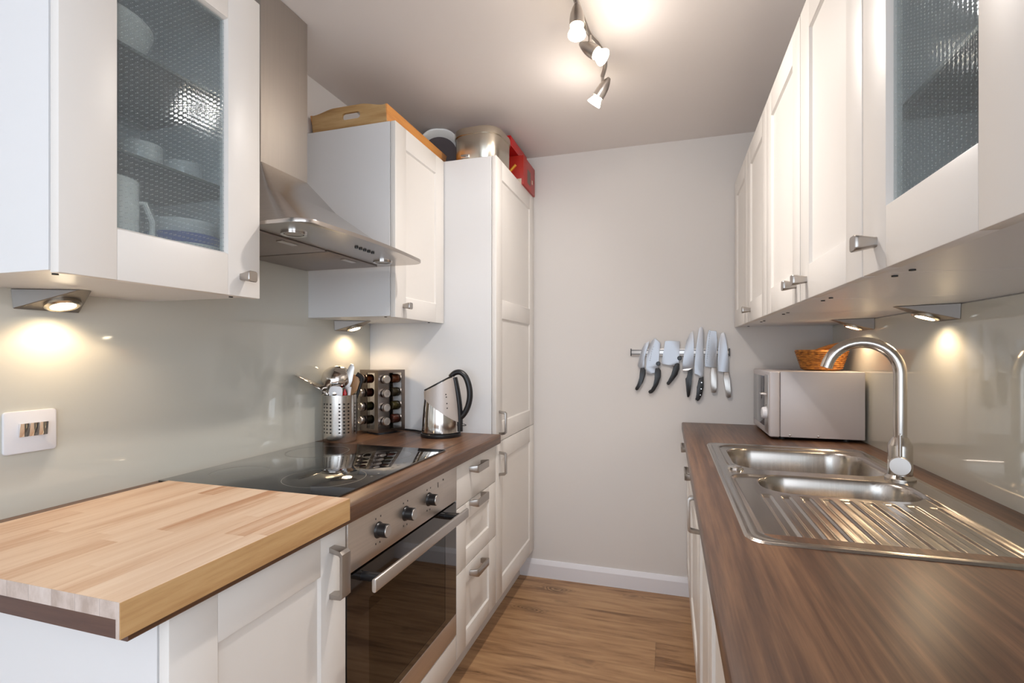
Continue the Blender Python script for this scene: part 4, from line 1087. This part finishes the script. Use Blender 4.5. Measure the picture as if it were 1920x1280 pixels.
# ------------------------------------------------------------------ things on top of the cabinets
# wooden tray
ty0, ty1, tx0, tx1 = 1.562, 2.045, -1.252, -.944; tz0 = TOPZ+.0005
t = thing('serving_tray', 'varnished wooden serving tray with handle slots on the wall cabinet', 'tray', ((tx0+tx1)/2, (ty0+ty1)/2, tz0))
obj('bottom', box(tx0+.008, ty0+.012, tz0, tx1-.012, ty1-.012, tz0+.006), M['tray'], t, smooth=False)
def tray_end(y, s):
    # arched board with a hand slot
    W2 = (tx1-tx0)/2; cx = (tx0+tx1)/2; hc, hw, hh = cx+.012, .038, .0115
    bm = bmesh.new(); sheets = []
    xs_ = sorted(set([cx-W2+2*W2*k/26 for k in range(27)]+[hc-hw+2*hw*(1-math.cos(PI*k/12))/2 for k in range(13)]))
    for sgn in (0, 1):
        yy = y+(.009 if sgn else 0); cols = []
        for a in xs_:
            q = (a-cx)/W2
            h = .060+.014*sm(.95, .35, abs(q))
            inside = abs(a-hc) < hw-1e-6
            e = hh*min(1, math.sqrt(max(0, 1-(max(0, abs(a-hc)-(hw-hh))/hh)**2))) if inside else 0
            P = lambda z: bm.verts.new((a, yy-s*z*.12, tz0+z))
            v0, v3 = P(.001), P(h)
            if inside and e > 1e-4: v1, v2 = P(.040-e), P(.040+e)
            else: v1 = v2 = P(.040)
            cols.append((v0, v1, v2, v3))
        sheets.append(cols)
    for cols in sheets:
        for A, B in zip(cols, cols[1:]):
            bm.faces.new((A[0], B[0], B[1], A[1])); bm.faces.new((A[2], B[2], B[3], A[3]))
    F_, G_ = sheets
    for k in range(len(F_)-1):
        A, B, A2, B2 = F_[k], F_[k+1], G_[k], G_[k+1]
        bm.faces.new((A[0], B[0], B2[0], A2[0])); bm.faces.new((A[3], B[3], B2[3], A2[3]))
        if A[1] is not A[2] or B[1] is not B[2]:
            for r_ in (1, 2): bm.faces.new((A[r_], B[r_], B2[r_], A2[r_]))
    for k in (0, -1):
        a, b = F_[k], G_[k]
        bm.faces.new((a[0], a[1], b[1], b[0])); bm.faces.new((a[1], a[3], b[3], b[1]))
    return bm
obj('end_board', tray_end(ty0, 1), M['tray'], t, angle=30, label='near end board with an arched top and a hand slot')
obj('end_board', tray_end(ty1-.009, -1), M['tray'], t, angle=30)
for (xa, s) in ((tx1, 1), (tx0, -1)):
    bm = prism([(ty0+.003, .0005), (ty1-.003, .0005), (ty1+.006, .062), (ty0-.006, .062)], lambda a, b: (xa-s*.010+s*b*.12, a, tz0+b), lambda a, b: (xa-s*.001+s*b*.12, a, tz0+b), .0008)
    obj('side_board', bm, M['tray_orange'], t, label='orange varnished long side board')
# fluted dish
def rotm(v, n0): return v
bm = bmesh.new()
dn = Vector((.35, -.93, .12)).normalized(); dc = Vector((-1.000, 2.108, 2.078))
wb = lambda tt, h: 1+.035*abs(math.sin(4*tt))*sm(.012, .04, h)
add_lathe(bm, [(.079, .003), (.083, -.003), (.098, .026), (.104, .029), (.104, .032), (.097, .030), (.079, .003)], axis=dn, org=dc-dn*.012, n=72, wob=wb)
o = thing('fluted_dish', 'white wavy-rimmed dish leaning on top of the tall cabinet', 'dish', (dc.x, dc.y, 1.975))
obj('rim', bm, M['white'], o, angle=60)
obj('center', lathe([(0, .004), (.081, .004), (.081, -.003), (0, -.003)], axis=dn, org=dc-dn*.012, n=48), M['greyglass'], o, label='dark grey glazed middle')
# cake tin
tcx, tcy = -.778, 2.080; tz1 = 1.9732
t = thing('cake_tin', 'rounded champagne-coloured metal tin with lid on the tall cabinet', 'tin', (tcx, tcy, tz1), -.05)
bp = rrect(.215, .235, .075, 8)
def rr_shell(levels):
    bm = bmesh.new(); rs = []
    for (s, z) in levels: rs.append([bm.verts.new((p[0]*s, p[1]*s, z)) for p in bp])
    for i in range(len(rs)-1):
        n = len(rs[i])
        for k in range(n): bm.faces.new((rs[i][k], rs[i][(k+1) % n], rs[i+1][(k+1) % n], rs[i+1][k]))
    bm.faces.new(rs[0][::-1]); bm.faces.new(rs[-1]); return bm
obj('body', rr_shell([(.94, .001), (.955, .004), (.965, .10), (.965, .118)]), M['tin'], t, world=False, angle=50)
obj('lid', rr_shell([(.985, .104), (1.0, .104), (1.0, .126), (.985, .132), (.80, .137), (.78, .137)]), M['tin'], t, world=False, angle=50)
obj('clasp', box(-.050, -.119, .006, -.015, -.111, .020, .001), M['chrome'], t, world=False)
# red boxes
t = thing('red_box', 'red printed cardboard box with yellow and cream marks, by the back wall', 'box', (-.79, 2.43, 1.9705))
obj('carton', box(-.90, 2.331, 1.9732, -.665, 2.545, 2.112, .001), M['redtin'], t)
bm = bmesh.new()
add_tube(bm, [(-.733, 2.3300, 2.040), (-.703, 2.3300, 2.068)], .0065, n=8)
obj('bottle_print', bm, M['yellow'], t, label='small yellow bottle shape')
obj('label_print', box(-.700, 2.3302, 1.972, -.675, 2.3309, 2.000), M['cream'], t, smooth=False)
obj('panel_print', box(-.6649, 2.40, 2.000, -.6642, 2.46, 2.068), M['brown'], t, smooth=False)
obj('dot_print', box(-.6649, 2.485, 2.020, -.6642, 2.500, 2.040), M['cream'], t, smooth=False)
t = thing('plastic_tray', 'bright red plastic tray propped behind the metal tin', 'tray', (-.82, 2.30, 1.98))
q0, q1, z_ = 2.205, 2.480, 2.1125
bm = bmesh.new(); add_box(bm, -.93, q0, z_, -.690, q1, z_+.004); add_box(bm, -.698, q0, z_+.004, -.690, q1, z_+.045, .001); add_box(bm, -.93, q0, z_+.004, -.922, q1, z_+.045, .001)
add_box(bm, -.922, q0, z_+.004, -.698, q0+.006, z_+.045, .001); add_box(bm, -.922, q1-.006, z_+.004, -.698, q1, z_+.045, .001)
obj('tub', bm, M['red'], t)
